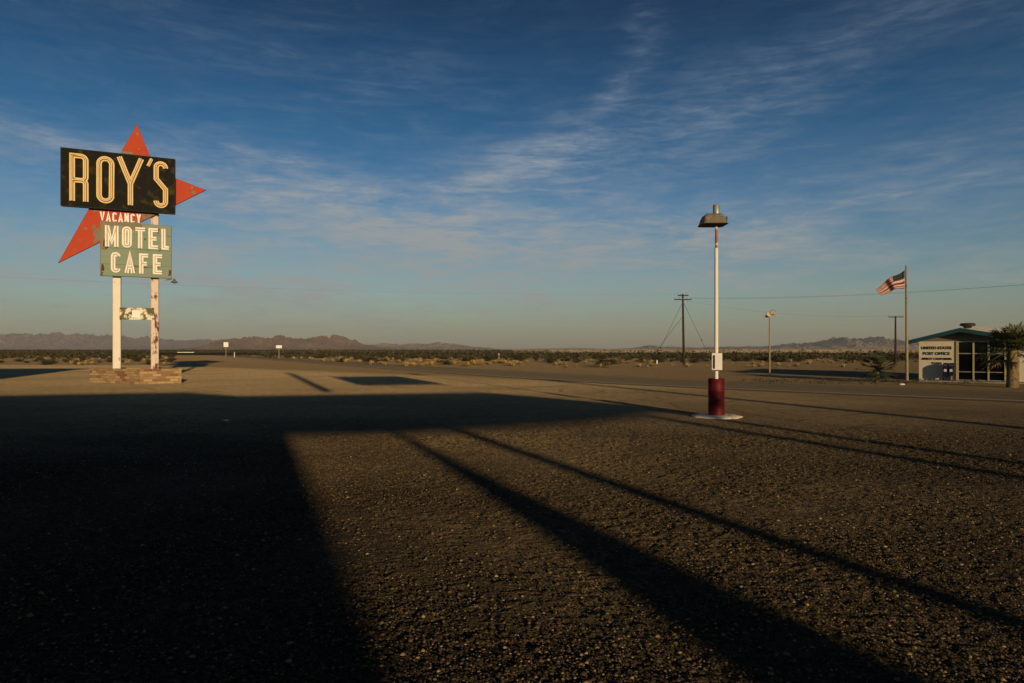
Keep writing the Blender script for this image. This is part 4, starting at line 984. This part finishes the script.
for d_ in ((400, 222, 190, 34, -7, 1.0), (440, 240, 120, 16, -4, .5), (230, 190, 60, 10, -14, .5), (330, 190, 120, 20, -12, .45), (535, 168, 70, 22, 8, .60), (575, 160, 28, 30, 30, .25), (470, 180, 60, 12, 20, .45), (618, 90, 30, 11, 35, .36), (640, 40, 20, 40, -15, .13), (40, 135, 110, 20, -12, .50), (20, 160, 110, 16, -10, .40),
           (680, 240, 150, 30, 4, .50), (560, 262, 240, 30, 0, .70), (150, 250, 260, 40, 0, .65), (900, 200, 220, 60, 10, .13), (660, 150, 120, 40, 20, .18), (300, 60, 300, 50, -10, .07), (350, 292, 380, 24, 0, .55), (840, 60, 200, 40, 15, .13), (-900, 180, 1500, 120, 0, .4)):
    v = drift(*d_); env = v if env is None else math_(nt, 'ADD', env, v)
low = ramp(nt, [(0, .45), (.06, .36), (.14, .16), (.28, .05), (.6, .0)]); nt.links.new(zc, low.inputs[0]); env = math_(nt, 'ADD', env, low.outputs[0])
cmb = nt.nodes.new('ShaderNodeCombineXYZ'); nt.links.new(ca, cmb.inputs[0]); nt.links.new(ce, cmb.inputs[1])
def fib(rot, sc, scale, det, rough_, dist, loc=(0, 0, 0)):
    mp = nt.nodes.new('ShaderNodeMapping'); nt.links.new(cmb.outputs[0], mp.inputs[0]); mp.inputs['Rotation'].default_value = (0, 0, R(rot)); mp.inputs['Scale'].default_value = (*sc, 1); mp.inputs['Location'].default_value = loc
    return noise(nt, mp.outputs[0], scale, det, rough_, dist).outputs[0]
f1 = fib(8, (1, 4.2), 5.0, 10, .64, .6); f2 = fib(-24, (1, 6.5), 8.0, 9, .68, .8, (3, 1, 0)); f4 = fib(15, (1, 5.0), 22.0, 8, .7, .5, (1, 5, 0)); f3 = fib(0, (1, 1.8), 3.0, 4, .5, .4, (7, 2, 0))
fs_ = math_(nt, 'MULTIPLY_ADD', f1, .42, math_(nt, 'MULTIPLY_ADD', f2, .26, math_(nt, 'MULTIPLY_ADD', f3, .12, math_(nt, 'MULTIPLY', f4, .20))))
cr = ramp(nt, [(.40, .0), (.50, .38), (.59, 1)]); nt.links.new(fs_, cr.inputs[0])
mask = math_(nt, 'MULTIPLY', cr.outputs[0], env); mask = math_(nt, 'MULTIPLY', mask, 1.35); mask = math_(nt, 'SUBTRACT', 1.0, math_(nt, 'EXPONENT', math_(nt, 'MULTIPLY', mask, -1.25)))
mask = math_(nt, 'MULTIPLY', mask, math_(nt, 'MULTIPLY_ADD', math_(nt, 'ADD', f4, f2), 1.3, -.30), clamp=True); mask = math_(nt, 'MINIMUM', mask, .95)
cc = ramp(nt, [(0, (.24, .23, .205)), (.08, (.30, .325, .32)), (.17, (.32, .345, .36)), (.28, (.30, .35, .41)), (.45, (.20, .28, .40))]); nt.links.new(zc, cc.inputs[0])
c10 = nt.nodes.new('ShaderNodeMix'); c10.data_type = 'RGBA'; c10.blend_type = 'MULTIPLY'; c10.inputs[0].default_value = 1; nt.links.new(cc.outputs[0], c10.inputs[6]); c10.inputs[7].default_value = (10, 10, 10, 1)
mixn = mixc(nt, mask, mul.outputs[2], c10.outputs[2])
nt.links.new(mixn, bg.inputs[0]); bg.inputs[1].default_value = .1

scene.view_settings.view_transform = 'Standard'; scene.view_settings.look = 'None'; scene.view_settings.gamma = 1; scene.view_settings.exposure = 0
scene.cycles.use_denoising = True
try: scene.cycles.denoiser = 'OPENIMAGEDENOISE'
except Exception: pass
scene.cycles.max_bounces = 5; scene.cycles.volume_bounces = 0; scene.cycles.caustics_reflective = False; scene.cycles.caustics_refractive = False
